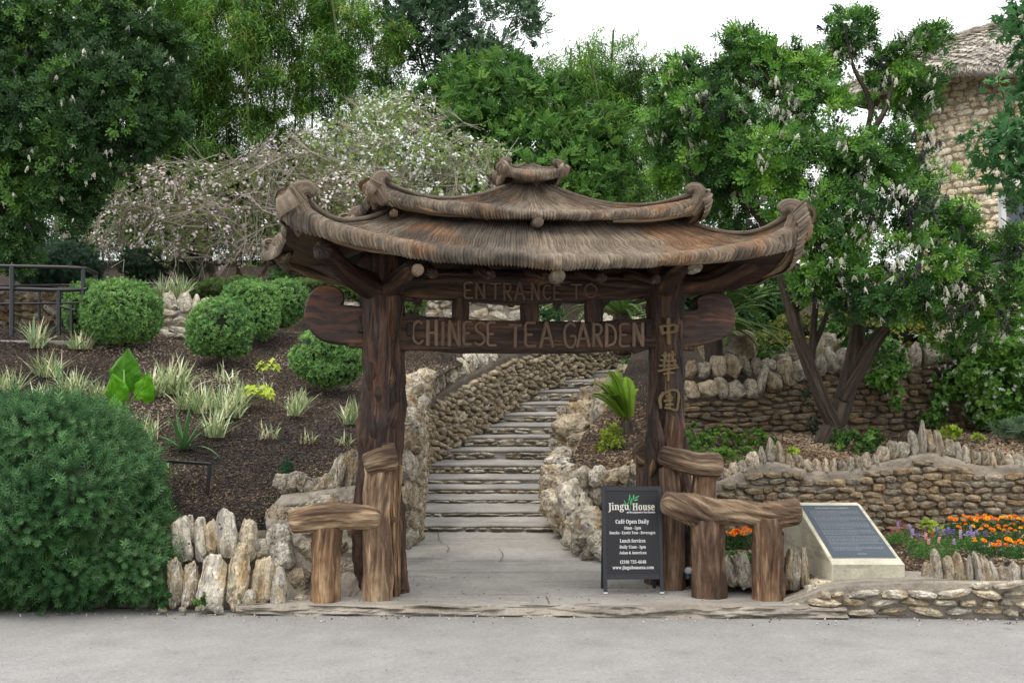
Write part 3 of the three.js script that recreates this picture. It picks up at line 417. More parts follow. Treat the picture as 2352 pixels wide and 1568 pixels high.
// ---- rubble walls
const CAP = 300;
function rubble(o) { // path: [px, D, py at foot, py at top of courses]
  const { name, label, path, row = .13, len = [.14, .34], proud = .05, depth = .2, mats, geos = ROCK, mortar = M.mortar, gap = .02, thick = .4, cover = 0, jit = .05, sd = 1, lean = 0, skip, follow = .5, cat2 = 'stone wall', bodyTop = 0, squash = 1, dir = V(0, 0, 1) } = o;
  seed(sd * 131 + 3); const root = thing(name, label, cat2);
  const B = path.map(([x, D, b]) => at(x, b, D)), Tp = path.map(([x, D, , t], i) => { const p = at(x, t, D); p.x = B[i].x; p.z -= lean; return p; });
  const cb = new THREE.CatmullRomCurve3(B, false, 'centripetal'), ct = new THREE.CatmullRomCurve3(Tp, false, 'centripetal');
  const N = 160, b = [], t = []; { let acc = [0], prev; const raw = []; for (let i = 0; i <= 400; i++) { const p = cb.getPoint(i / 400), q = ct.getPoint(i / 400); if (prev) acc.push(acc[i - 1] + Math.hypot(p.x - prev.x, p.z - prev.z)); raw.push([p, q]); prev = p; } o.len_ = acc[400]; for (let i = 0; i <= N; i++) { const w = acc[400] * i / N; let j = 0; while (j < 399 && acc[j + 1] < w) j++; const f = (w - acc[j]) / (acc[j + 1] - acc[j] || 1); b.push(raw[j][0].clone().lerp(raw[j + 1][0], f)); t.push(raw[j][1].clone().lerp(raw[j + 1][1], f)); } }
  const L = o.len_, S = (a, u) => { const x = clamp(u, 0, 1) * N, i = Math.min(Math.floor(x), N - 1); return a[i].clone().lerp(a[i + 1], x - i); };
  const nrm = (u) => { const p = S(b, u - .006), q = S(b, u + .006), n = V(-(q.z - p.z), 0, q.x - p.x).normalize(); return n.dot(dir) < 0 ? n.negate() : n; };
  const pt = (u, y) => { const p = S(b, u), q = S(t, u), f = clamp((y - p.y) / (q.y - p.y || 1), -.2, 1.2); return V(lerp(p.x, q.x, f), y, lerp(p.z, q.z, f)); };
  const body = grid(N, 26, (u, v) => { const p = S(b, u), q = S(t, u), n = nrm(u), top = q.y + bodyTop; let y, off; if (v < .7) { y = lerp(p.y - .15, top, v / .7); off = .025 * sgn(u * L * 4, y * 4, sd, 3); } else { y = top + .02 * sgn(u * L * 3, v * 3, sd, 2); off = -(v - .7) / .3 * thick; } return pt(u, y).addScaledVector(n, off); }, { uv: (u, v, p) => [u * L, v < .7 ? p.y : p.y + v] });
  mesh('mortar', body, mortar, root);
  const list = []; let maxH = 0; for (let i = 0; i <= N; i++) maxH = Math.max(maxH, t[i].y - b[i].y);
  const rows = Math.max(1, Math.round(maxH / row));
  for (let r = 0; r < rows; r++) {
    let s = rr(-.2, .05); while (s < L) {
      const w = rr(len[0], len[1]), u = (s + w / 2) / L; if (u > 1) break; const p = S(b, u), q = S(t, u), H = q.y - p.y;
      const y0 = lerp(p.y + r * row, p.y + H * r / rows, follow), h = lerp(row, H / rows, follow) * rr(.78, 1.08);
      const y = y0 + lerp(row, H / rows, follow) / 2 + rr(-.12, .12) * row;
      if (y + h * .3 < q.y && u > 0 && !(skip && skip(u, (y - p.y) / H))) list.push({ u, y, w: w - gap, h: h - gap, s: w * h });
      s += w;
    }
  }
  list.sort((a, c) => c.s - a.s); const rest = [];
  list.forEach((e, i) => {
    const n = nrm(e.u), p = pt(e.u, e.y).addScaledVector(n, proud - depth / 2 + rr(-.3, .3) * proud), rot = [rr(-jit, jit), Math.atan2(n.x, n.z) + rr(-jit, jit) * 2, rr(-jit, jit) * 2], g = pick(geos), m = pick(mats);
    if (i < CAP) stoneMesh(root, g, m, p, [e.w * 1.14, e.h * 1.3 * squash, depth], rot); else { const q = g.clone(); q.applyMatrix4(new THREE.Matrix4().compose(p, new THREE.Quaternion().setFromEuler(new THREE.Euler(...rot)), V(e.w * 1.14, e.h * 1.3, depth))); rest.push(q); }
  });
  if (rest.length) stuff(mesh('small_stones', merge(rest), mats[1], root));
  root.userData.wall = undefined; delete root.userData.wall;
  return { root, S: (u) => S(t, u), Sb: (u) => S(b, u), nrm, L };
}
function coping(root, line, { w = [.09, .16], h = [.18, .32], d = [.14, .24], mats = M.grey, geos = SHARD, sink = .06, sd = 3, tilt = .14, name = 'coping_stone', big = 0, hAt } = {}) { // upright stones set along a line of [px,py,D]
  seed(sd * 71 + 9); const c = new THREE.CatmullRomCurve3(line.map((p) => p.isVector3 ? p : at(...p)), false, 'centripetal'), L = c.getLength(); let s = 0;
  while (s < L) { const ww = rr(...w), u = clamp((s + ww / 2) / L, 0, 1), p = c.getPointAt(u), tg = c.getTangentAt(u); let hh = rr(...h); if (hAt) hh *= hAt(u); if (big && R() < big) hh *= 1.5; p.y += hh / 2 - sink; stoneMesh(root, pick(geos), pick(mats), p, [ww * 1.12, hh, rr(...d)], [rr(-tilt, tilt) * .6, Math.atan2(-tg.z, tg.x) + rr(-.3, .3), rr(-tilt, tilt)], name); s += ww * .97; }
}
// boulders by eye: [px, py, width px, height px, D]
function boulders(root, list, mats, geos = BOULDER, name = 'boulder', sd = 4) {
  seed(sd * 37); for (const [x, y, w, h, D, dd] of list) { const k = D / F * 1.0; stoneMesh(root, pick(geos), pick(mats), at(x, y, D), [w * k * 1.1, h * k * 1.1, (dd ?? (w + h) / 2 * 1.0) * k], [rr(-.2, .2), rr(-.5, .5), rr(-.15, .15)], name); }
}
{ // curved wall on the left of the stairs, knobby stones, white boulders on top
  const W = rubble({ name: 'stair_wall', label: 'curved wall of knobby tan stones along the left side of the stairs, topped by white boulders', path: [[948, 12.9, 1248, 1010], [956, 14.0, 1216, 985], [966, 16, 1130, 962], [980, 17.6, 1075, 940], [1066, 18.6, 1010, 880], [1113, 19.1, 985, 856], [1151, 19.55, 957, 836], [1232, 20.5, 905, 806], [1358, 21.6, 862, 785], [1440, 22.4, 830, 772], [1520, 23.2, 800, 750]], row: .105, len: [.12, .25], proud: .10, depth: .24, mats: M.buff, jit: .3, gap: .012, mortar: M.darkMortar, sd: 2, thick: .5, bodyTop: .12, squash: 1, dir: V(1, 0, .6) });
  // band of render, then the boulders
  const line = []; for (const u of [.02, .12, .25, .4, .5, .6, .7, .8, .9, 1]) { const p = W.S(u); line.push(p.add(V(-.12, .12, -.15))); }
  coping(W.root, line, { w: [.24, .44], h: [.38, .62], d: [.3, .45], mats: M.pale, geos: BOULDER, sink: .12, sd: 6, tilt: .4 });
  boulders(W.root, [[936, 1015, 34, 70, 12.2], [940, 1075, 40, 80, 12.1], [938, 1140, 36, 70, 12.0], [942, 1195, 40, 60, 12.0], [936, 1235, 40, 45, 11.9], [948, 1225, 26, 30, 12.2], [936, 925, 46, 60, 13.2], [944, 965, 46, 56, 12.9], [952, 885, 50, 56, 14.2], [975, 870, 46, 50, 15.4], [960, 1000, 30, 40, 13.4]], M.pale.concat(M.grey), BOULDER, 'boulder', 12);
}
{ // boulder edge on the right of the stairs
  const r = thing('stair_rockery', 'rough edge of grey and white boulders along the right side of the stairs', 'rockery');
  boulders(r, [[1270, 1157, 56, 66, 13.9], [1262, 1120, 44, 60, 14.3], [1276, 1100, 60, 66, 14.6], [1296, 1127, 64, 66, 14.2], [1294, 1180, 74, 96, 13.5], [1330, 1161, 84, 124, 13.0], [1318, 1215, 60, 70, 12.9], [1351, 1215, 104, 96, 12.5], [1376, 1244, 54, 50, 12.2], [1346, 1276, 28, 22, 12.1], [1322, 1262, 26, 18, 12.3], [1300, 1245, 26, 20, 12.7], [1283, 1068, 64, 46, 15.4], [1292, 1047, 66, 42, 15.9], [1287, 1019, 56, 36, 16.6], [1346, 1144, 70, 76, 13.2], [1376, 1137, 40, 56, 12.9], [1330, 1100, 50, 50, 13.8], [1405, 1205, 60, 110, 12.4], [1400, 1270, 70, 40, 12.0], [1440, 1220, 60, 120, 12.4], [1310, 1085, 40, 40, 14.6]], [M.pale[0], M.pale[1], M.pale[3], M.pale[4], M.grey[0], M.grey[1]], BOULDER, 'boulder', 5);
  boulders(r, [[1313, 991, 96, 84, 16.6], [1343, 966, 66, 92, 17.2], [1364, 945, 66, 84, 17.8], [1381, 921, 64, 66, 18.5], [1396, 896, 64, 56, 19.2], [1388, 967, 70, 130, 17.0], [1340, 1020, 70, 60, 16.2], [1420, 878, 60, 44, 19.9], [1445, 860, 60, 44, 20.6], [1300, 955, 44, 44, 17.8], [1330, 925, 44, 40, 18.6], [1352, 905, 40, 36, 19.3], [1420, 930, 60, 120, 17.6]], M.grey.concat([M.umber[3]]), BOULDER, 'boulder', 8);
  coping(r, [[1330, 1112, 12.9], [1370, 1108, 12.8], [1410, 1104, 12.7], [1450, 1098, 12.6], [1490, 1095, 12.6]], { w: [.13, .22], h: [.2, .32], d: [.18, .26], mats: M.pale, geos: BOULDER, sd: 31, tilt: .3, name: 'edging_stone' });
}
{ // lower retaining wall on the right: brown rubble, render band, upright stones
  const W = rubble({ name: 'lower_garden_wall', label: 'brown rubble retaining wall behind the bronze plaque with a wavy crown of upright stones', path: [[1400, 12.6, 1255, 1165], [1450, 12.7, 1250, 1150], [1560, 12.8, 1240, 1135], [1650, 12.9, 1235, 1120], [1760, 12.95, 1230, 1075], [1870, 13, 1224, 1095], [1950, 13, 1222, 1095], [2060, 13, 1220, 1070], [2150, 13, 1216, 1055], [2260, 12.95, 1212, 1083], [2352, 12.9, 1210, 1080], [2480, 12.8, 1210, 1075]], row: .092, len: [.11, .26], proud: .075, depth: .18, mats: M.tan, jit: .10, gap: .012, mortar: M.mortar, sd: 4, thick: .45, bodyTop: .09, follow: .35 });
  const line = []; for (let u = .02; u <= 1.001; u += .035) line.push(W.S(Math.min(u, 1)).add(V(0, .085, -.08)));
  const hs = (u) => 0.78 + .75 * Math.exp(-(((u - .70) / .06) ** 2)) + .45 * Math.exp(-(((u - .36) / .03) ** 2)) + .3 * Math.exp(-(((u - .95) / .04) ** 2));
  coping(W.root, line, { w: [.085, .16], h: [.22, .33], d: [.13, .2], mats: M.grey.concat(M.grey, M.buff), sd: 9, hAt: hs, tilt: .16 });
  boulders(W.root, [[1555, 1140, 60, 60, 12.4], [1600, 1120, 46, 60, 12.5], [1570, 1185, 60, 50, 12.3]], M.grey, BOULDER, 'coping_stone', 17);
}
{ // upper retaining wall
  const W = rubble({ name: 'upper_garden_wall', label: 'dark brown rubble retaining wall behind the tree, crowned with lumpy grey stones', path: [[1540, 15.4, 1010, 915], [1600, 15.5, 1005, 915], [1724, 15.6, 1005, 915], [1768, 15.65, 1003, 897], [1820, 15.7, 1003, 880], [1856, 15.7, 1003, 864], [1930, 15.8, 1003, 856], [2003, 15.8, 1003, 868], [2076, 15.8, 1003, 852], [2113, 15.8, 1000, 838], [2186, 15.8, 1000, 828], [2300, 15.7, 1000, 810], [2480, 15.6, 1000, 800]], row: .115, len: [.14, .34], proud: .09, depth: .2, mats: M.umber, jit: .10, gap: .022, mortar: M.darkMortar, sd: 6, thick: .5, bodyTop: .05, follow: .55, squash: 1.1 });
  const top = [[1575, 905, 15.5], [1640, 905, 15.5], [1724, 905, 15.6], [1768, 890, 15.6], [1820, 872, 15.7], [1856, 858, 15.7], [1930, 850, 15.8], [2003, 864, 15.8], [2076, 846, 15.8], [2113, 832, 15.8], [2200, 822, 15.8], [2320, 800, 15.7]];
  coping(W.root, top, { w: [.14, .3], h: [.26, .5], d: [.22, .36], mats: M.grey, geos: SLAB.concat(SHARD), sd: 14, tilt: .3, sink: .08 });
  coping(W.root, top.slice(0, 5).map(([x, y, D]) => [x, y - 42, D + .15]), { w: [.16, .32], h: [.24, .42], d: [.22, .36], mats: M.grey.concat([M.pale[3]]), geos: SLAB.concat(BOULDER.slice(0, 5)), sd: 18, tilt: .3, sink: .05 });
  boulders(W.root, [[1900, 800, 36, 70, 16.1], [1925, 810, 28, 60, 16.1], [2170, 790, 40, 66, 16], [2200, 775, 30, 70, 16.1], [1680, 810, 110, 90, 16.6], [1640, 800, 60, 80, 16.6]], M.grey, SLAB, 'coping_stone', 19);
}
{ // low front wall on the right
  const W = rubble({ name: 'roadside_wall', label: 'low roadside wall of flat pale stones in front of the bronze plaque', path: [[1800, 9.62, 1412, 1386], [1850, 9.56, 1412, 1370], [1900, 9.52, 1413, 1352], [2000, 9.48, 1413, 1342], [2120, 9.44, 1414, 1338], [2250, 9.4, 1415, 1338], [2352, 9.36, 1416, 1336], [2500, 9.3, 1417, 1336]], row: .088, len: [.12, .32], proud: .10, depth: .24, mats: M.pale.concat(M.buff.slice(0, 2)), geos: SLAB, jit: .10, gap: .03, mortar: M.cement, sd: 8, thick: .6, bodyTop: .02, follow: .5, squash: 1.2 });
  const up = (line, o) => coping(W.root, line, { w: [.075, .13], d: [.13, .2], mats: M.grey.concat([M.pale[3]]), sink: .05, tilt: .16, ...o });
  up([[2118, 1335, 9.72], [2135, 1335, 9.68], [2150, 1338, 9.64]], { h: [.16, .24], sd: 41 });
  up([[2140, 1338, 9.62], [2190, 1342, 9.56], [2240, 1342, 9.52], [2265, 1342, 9.5]], { h: [.28, .42], sd: 42 });
  up([[2270, 1338, 9.5], [2310, 1332, 9.48], [2360, 1330, 9.46], [2420, 1330, 9.44]], { h: [.16, .25], sd: 43 });
  up([[1804, 1345, 9.95], [1850, 1348, 9.9]], { h: [.36, .46], sd: 44, w: [.075, .1], tilt: .08 });
  up([[1662, 1338, 10.25], [1700, 1342, 10.2], [1745, 1345, 10.1], [1800, 1346, 10]], { h: [.3, .44], sd: 45, w: [.10, .18], tilt: .3 });
  up([[1590, 1325, 10.8], [1630, 1330, 10.6], [1662, 1338, 10.4]], { h: [.2, .42], sd: 46, w: [.12, .2], tilt: .2 });
  boulders(W.root, [[1888, 1348, 50, 34, 9.75], [1915, 1352, 40, 24, 9.7], [1870, 1358, 40, 26, 9.7]], M.pale, SLAB, 'stone', 47);
}
{ // two tiers of upright pale stones left of the gate
  seed(61); const W = thing('upright_stone_wall', 'low wall of tall pale stones set upright in two tiers beside the round bush', 'stone wall');
  const path = [[-200, 10.0], [100, 9.95], [300, 9.9], [450, 9.86], [560, 9.84], [640, 9.86], [672, 10.1]];
  const body = grid(120, 14, (u, v) => { const x = u * (path.length - 1), i = Math.min(Math.floor(x), path.length - 2), px = lerp(path[i][0], path[i + 1][0], x - i), D = lerp(path[i][1], path[i + 1][1], x - i); const p = at(px, 1405, D), q = v < .6 ? v / .6 : 1; return V(p.x, -.02 + q * .72 + .03 * sgn(px * .02, v * 3, 2, 3), p.z - .12 - q * .22 - (v > .6 ? (v - .6) : 0) + .05 * sgn(px * .03, q * 4, 5, 3)); }, { uv: (u, v, p) => [p.x, p.y] });
  mesh('mortar', body, M.darkMortar, W);
  boulders(W, [[402, 1338, 42, 112, 9.72, 30], [436, 1342, 38, 98, 9.72, 30], [488, 1338, 58, 118, 9.7, 40], [547, 1325, 50, 140, 9.7, 36], [573, 1378, 28, 44, 9.62, 24], [604, 1336, 50, 124, 9.68, 34], [638, 1352, 34, 92, 9.68, 30], [366, 1335, 30, 64, 9.85, 28], [330, 1364, 36, 56, 9.9, 28], [285, 1362, 40, 56, 10, 30], [218, 1372, 50, 44, 10.0, 30], [150, 1374, 50, 44, 10.1, 30], [80, 1378, 56, 40, 10.1, 30],
    [418, 1238, 42, 96, 9.98, 32], [437, 1215, 22, 60, 10.05, 20], [462, 1238, 30, 92, 9.98, 26], [485, 1235, 32, 78, 9.98, 26], [520, 1228, 44, 112, 9.96, 30], [566, 1240, 50, 88, 9.98, 32], [600, 1262, 36, 50, 10, 28], [640, 1240, 62, 70, 10.02, 50], [648, 1274, 50, 60, 9.98, 44], [384, 1250, 30, 90, 10.05, 26], [500, 1405 - 5, 22, 16, 9.58], [372, 1400, 18, 12, 9.6], [418, 1400, 16, 12, 9.56], [455, 1398, 14, 10, 9.58]], M.pale.concat([M.pale[0], M.pale[2], M.pale[4]]), SLAB.concat(BOULDER.slice(0, 6), SHARD.filter((_, i) => i % 3 === 0)), 'stone', 62);
}
{ // lumpy cement wall behind the left rail with a stone crest
  seed(71); const W = thing('cement_wall', 'rough grey cement wall behind the left log rail with stones along its crest', 'wall');
  const rows = [[660, 1400, 9.72], [640, 1310, 9.95], [612, 1180, 10.35], [640, 1140, 10.6], [640, 1135, 10.8]], rowsR = [[850, 1365, 10.1], [850, 1300, 10.35], [850, 1200, 10.5], [850, 1115, 10.65], [850, 1110, 10.85]];
  const a = cat(rows.map((p) => at(...p)), 110), b = cat(rowsR.map((p) => at(...p)), 110);
  const g = grid(110, 110, (u, v) => { const i = Math.round(v * 110), p = a[i].clone().lerp(b[i], u); p.z += .12 * sgn(p.x * 2, p.y * 2.5 + p.x * 1.5, 1, 3) + .10 * (Math.abs(sgn(p.x * 4 + p.y * 3, p.y * 5, 2, 4)) - .3) + .04 * sgn(p.x * 14, p.y * 14, 6, 3); p.x += (1 - u) * .08 * sgn(p.y * 5, 3, 1, 3); return p; }, { uv: (u, v, p) => [p.x, p.y] });
  mesh('cement_face', g, M.cement, W);
  boulders(W, [[648, 1112, 40, 46, 10.75], [672, 1108, 32, 50, 10.75], [692, 1106, 32, 44, 10.75], [710, 1118, 26, 34, 10.72], [728, 1118, 28, 44, 10.72], [748, 1108, 34, 40, 10.74], [778, 1085, 36, 84, 10.76, 40], [808, 1080, 38, 92, 10.8, 46], [832, 1092, 30, 80, 10.8, 40], [765, 1125, 28, 34, 10.7], [832, 1250, 46, 40, 10.5], [770, 1255, 60, 36, 10.35], [690, 1185, 76, 40, 10.4, 40], [632, 1190, 44, 56, 10.4, 40], [705, 1268, 62, 54, 10.25, 40], [682, 1335, 50, 60, 10.0, 40], [790, 1305, 70, 40, 10.3, 40], [745, 1158, 80, 36, 10.5, 40], [805, 1165, 60, 50, 10.55, 40], [720, 1215, 60, 40, 10.35, 40], [815, 1215, 60, 40, 10.45, 40], [700, 1380, 50, 26, 9.85, 30]], M.grey.concat([M.pale[1], M.pale[3]]), BOULDER, 'stone', 72);
}
// ---- slopes and beds
const HILL = [
  [[-500, 1230, 10.2], [100, 1225, 10.25], [400, 1218, 10.3], [560, 1212, 10.35], [625, 1212, 10.6]],
  [[-500, 1095, 11.3], [100, 1095, 11.3], [400, 1095, 11.3], [600, 1090, 11.4], [760, 1075, 11.6]],
  [[-500, 1000, 12.4], [100, 1000, 12.4], [400, 1000, 12.5], [640, 995, 12.7], [935, 985, 13.0]],
  [[-500, 920, 13.5], [50, 920, 13.5], [350, 918, 13.7], [640, 915, 14.2], [960, 905, 15.6]],
  [[-500, 838, 14.5], [30, 838, 14.6], [320, 842, 15.0], [640, 852, 15.6], [1050, 842, 18.4]],
  [[-500, 775, 15.6], [30, 774, 15.7], [320, 778, 16.2], [640, 788, 17.0], [1185, 802, 20.2]],
  [[-500, 752, 17.0], [30, 752, 17.0], [320, 758, 17.4], [640, 765, 18.2], [1335, 780, 21.6]],
  [[-500, 740, 19.0], [30, 740, 19.0], [320, 745, 19.2], [640, 752, 20.0], [1450, 768, 24]],
].map((l) => l.map((p) => at(...p)));
const hillG = loft(HILL, 150, 130, { bump: .045, freq: 3, k: 1, sd: 2 });
const hill = struct('mulch_slope', hillG, M.mulch);
const treeBedG = loft([
  [[1340, 1100, 12.9], [1440, 1090, 12.9], [1600, 1090, 13.05], [1800, 1062, 13.2], [2000, 1070, 13.2], [2150, 1050, 13.2], [2500, 1065, 13.1]],
  [[1320, 1050, 13.8], [1440, 1040, 13.9], [1600, 1040, 13.9], [1800, 1035, 13.9], [2000, 1030, 14.0], [2150, 1025, 14.0], [2500, 1025, 13.9]],
  [[1340, 1000, 15], [1440, 990, 15.2], [1600, 1000, 15], [1800, 1005, 14.9], [2000, 1003, 14.9], [2150, 1000, 14.9], [2500, 1000, 14.8]],
  [[1400, 930, 17], [1440, 920, 16.6], [1600, 995, 15.7], [1800, 998, 15.8], [2000, 998, 15.8], [2150, 996, 15.8], [2500, 996, 15.7]],
].map((l) => l.map((p) => at(...p))), 120, 50, { bump: .04, freq: 3, sd: 5 });
struct('tree_bed', treeBedG, M.mulch);
const flowerBedG = loft([
  [[1640, 1345, 10.3], [1850, 1350, 9.9], [2000, 1335, 9.72], [2200, 1335, 9.66], [2500, 1335, 9.6]],
  [[1600, 1310, 11.0], [1850, 1300, 10.8], [2000, 1285, 10.9], [2200, 1285, 10.9], [2500, 1285, 10.9]],
  [[1560, 1245, 12.75], [1850, 1226, 12.95], [2000, 1222, 13], [2200, 1214, 12.95], [2500, 1210, 12.8]],
].map((l) => l.map((p) => at(...p))), 100, 50, { bump: .03, freq: 4, sd: 8 });
struct('flower_bed', flowerBedG, M.mulch);
M.litter = std({ map: rep(T.mulch, .6), bumpMap: rep(T.mulchB, .6), bumpScale: .03, color: lin(1.0, .85, .62), roughness: 1 });
// the terraces and wooded bank behind, out to the back of the grove
const bankG = loft([
  [[-900, 764, 17.0], [-200, 764, 16.8], [300, 770, 16.9], [640, 778, 17.8], [1000, 784, 20.4], [1250, 775, 22.2], [1450, 782, 23.6]],
  [[-900, 700, 20], [-200, 690, 20.0], [300, 690, 20.2], [640, 690, 21], [1000, 690, 23], [1250, 700, 24.5], [1500, 700, 26]],
  [[-900, 630, 24], [-200, 630, 24], [300, 635, 24], [640, 640, 24.5], [1000, 640, 26], [1250, 645, 27], [1550, 640, 28]],
  [[-900, 590, 32], [-200, 600, 32], [300, 600, 32], [640, 600, 32], [1000, 600, 32], [1250, 600, 32], [1600, 600, 32]],
  [[-1500, 600, 50], [-200, 620, 50], [300, 620, 50], [640, 620, 50], [1000, 620, 50], [1250, 620, 50], [1700, 620, 50]],
].map((l) => l.map((p) => at(...p))), 100, 60, { bump: .08, freq: 1, sd: 11 });
struct('wooded_bank', bankG, M.litter);
const upperG = loft([
  [[1425, 960, 16.2], [1600, 935, 15.65], [1800, 900, 15.85], [2000, 875, 15.95], [2200, 845, 15.95], [2700, 820, 15.9]],
  [[1420, 880, 17.4], [1600, 870, 16.4], [1800, 862, 16.4], [2000, 852, 16.4], [2200, 820, 16.4], [2700, 800, 16.2]],
  [[1440, 840, 19], [1600, 830, 18], [1800, 815, 18], [2000, 810, 18], [2200, 800, 18], [2700, 790, 18]],
  [[1480, 740, 23], [1650, 740, 22], [1800, 740, 22], [2000, 740, 22], [2200, 740, 22], [2700, 740, 22]],
  [[1550, 640, 28], [1700, 640, 28], [1850, 640, 28], [2000, 640, 28], [2200, 640, 28], [2900, 640, 28]],
  [[1700, 620, 50], [1800, 620, 50], [1900, 620, 50], [2000, 620, 50], [2200, 620, 50], [3600, 620, 50]],
].map((l) => l.map((p) => at(...p))), 90, 60, { bump: .06, freq: 2, sd: 12 });
struct('upper_garden', upperG, M.litter);
// ---- paler walls farther up the hill
{
  const W = rubble({ name: 'terrace_wall', label: 'pale jagged stone wall seen between the clipped bushes on the left', path: [[330, 17.2, 770, 722], [370, 17.1, 770, 715], [400, 17.05, 770, 712], [440, 17.1, 768, 714], [480, 17.2, 765, 718]], row: .16, len: [.2, .36], proud: .09, depth: .25, mats: M.pale, geos: SLAB, jit: .3, mortar: M.cement, sd: 15, thick: .5 });
  coping(W.root, [[335, 722, 17.2], [400, 712, 17.1], [470, 716, 17.2]], { w: [.14, .26], h: [.25, .42], mats: M.pale, sd: 51, tilt: .35, d: [.2, .3] });
  boulders(W.root, [[390, 770, 30, 12, 16.6], [415, 772, 36, 12, 16.5], [440, 768, 26, 14, 16.6], [375, 764, 24, 16, 16.7]], M.pale, SLAB, 'stone', 53);
  const X = rubble({ name: 'hillside_wall', label: 'pale stone wall up the hill seen through the gap between the two beams', path: [[700, 20.6, 760, 694], [780, 20.8, 756, 692], [850, 21, 754, 690], [960, 21.2, 754, 690], [1080, 21.4, 754, 696], [1200, 21.8, 756, 698], [1270, 22.2, 756, 706]], row: .22, len: [.22, .46], proud: .07, depth: .24, mats: M.pale, geos: SLAB, jit: .2, mortar: M.cement, sd: 16, thick: .5 });
  coping(X.root, [[720, 690, 20.7], [850, 688, 21], [960, 690, 21.2], [1080, 694, 21.4], [1200, 698, 21.8]], { w: [.24, .42], h: [.26, .42], d: [.25, .4], mats: M.pale, geos: BOULDER, sd: 52, tilt: .3 });
  const Y = rubble({ name: 'walkway_wall', label: 'dark weathered stone wall behind the black handrail at the left edge', path: [[-220, 17.6, 780, 695], [0, 17.5, 780, 692], [100, 17.4, 778, 690], [170, 17.3, 776, 690], [240, 17.3, 772, 700]], row: .12, len: [.12, .26], proud: .10, depth: .24, mats: M.umber.concat(M.grey.slice(1, 3)), jit: .35, mortar: M.darkMortar, sd: 17, thick: .5, gap: .01 });
  coping(Y.root, [[-220, 690, 17.7], [0, 688, 17.6], [170, 686, 17.4], [240, 698, 17.4]], { w: [.3, .5], h: [.28, .36], d: [.3, .4], mats: M.umber, geos: BOULDER, sd: 54, tilt: .3, sink: .12 });
  const wk = at(-220, 788, 15.3), w2 = at(190, 772, 15.55); const g = new RoundedBoxGeometry(w2.x - wk.x, .16, 1.9, 3, .02); boxUV(g, 1); const m = struct('walkway', g, M.concrete); m.position.set((wk.x + w2.x) / 2, wk.y - .02, -16.4); m.rotation.y = .04;
}

// ================================================================ PLANTS
const leafM = (o = {}) => new THREE.MeshPhysicalMaterial({ color: 0xffffff, roughness: .85, transmission: .35, thickness: 0, specularIntensity: .35, side: THREE.DoubleSide, ...o });
M.leaf = leafM(); M.gloss = leafM({ roughness: .62, transmission: .3 }); M.petal = leafM({ roughness: .9, transmission: .4 });
class Leaves { // gathers thin bent leaves into one geometry
  constructor() { this.P = []; this.I = []; this.C = []; this.U = []; }
  leaf(b, d, n, L, W, droop = .15, fat = .42, col) { // base, direction, face normal
    const s = V().crossVectors(d, n).normalize(), q = this.P.length / 3, f = n.clone().normalize();
    const m = b.clone().addScaledVector(d, L * fat).addScaledVector(f, L * droop * .25), t = b.clone().addScaledVector(d, L).addScaledVector(f, -L * droop);
    const l = m.clone().addScaledVector(s, W / 2).addScaledVector(f, W * .12), r = m.clone().addScaledVector(s, -W / 2).addScaledVector(f, W * .12);
    for (const p of [b, l, r, t, m]) { this.P.push(p.x, p.y, p.z); this.U.push(0, 0); if (col) this.C.push(...col); }
    this.I.push(q, q + 1, q + 4, q, q + 4, q + 2, q + 1, q + 3, q + 4, q + 4, q + 3, q + 2); return this;
  }
  blade(b, d, up, L, W, arch, cols, seg = 5) { // a long strap that bends over; cols = [edge, middle]
    const s = V().crossVectors(d, up).normalize(), q0 = this.P.length / 3, p = b.clone(), dir = d.clone();
    for (let i = 0; i <= seg; i++) {
      const t = i / seg, w = W * (t < .15 ? .6 + t * 2.6 : 1 - ((t - .15) / .85) ** 2.2) / 2;
      [[-1, 0], [-.45, 1], [.45, 1], [1, 0]].forEach(([k, c]) => { const z = p.clone().addScaledVector(s, k * w); this.P.push(z.x, z.y + Math.abs(k) * w * .25, z.z); this.U.push(0, 0); this.C.push(...cols[c]); });
      if (i) for (let k = 0; k < 3; k++) { const a = q0 + (i - 1) * 4 + k; this.I.push(a, a + 1, a + 5, a, a + 5, a + 4); }
      p.addScaledVector(dir, L / seg); dir.y -= arch / seg * (1 + t); dir.normalize();
    }
    return this;
  }
  geo() { return geoFrom(this.P, this.I, this.U, this.C.length ? this.C : null); }
}
const rdir = () => { const z = rr(-1, 1), a = rr(0, 6.2832), r = Math.sqrt(1 - z * z); return V(r * Math.cos(a), z, r * Math.sin(a)); };
const perp = (d) => V().crossVectors(d, Math.abs(d.y) > .9 ? V(1, 0, 0) : V(0, 1, 0)).normalize();
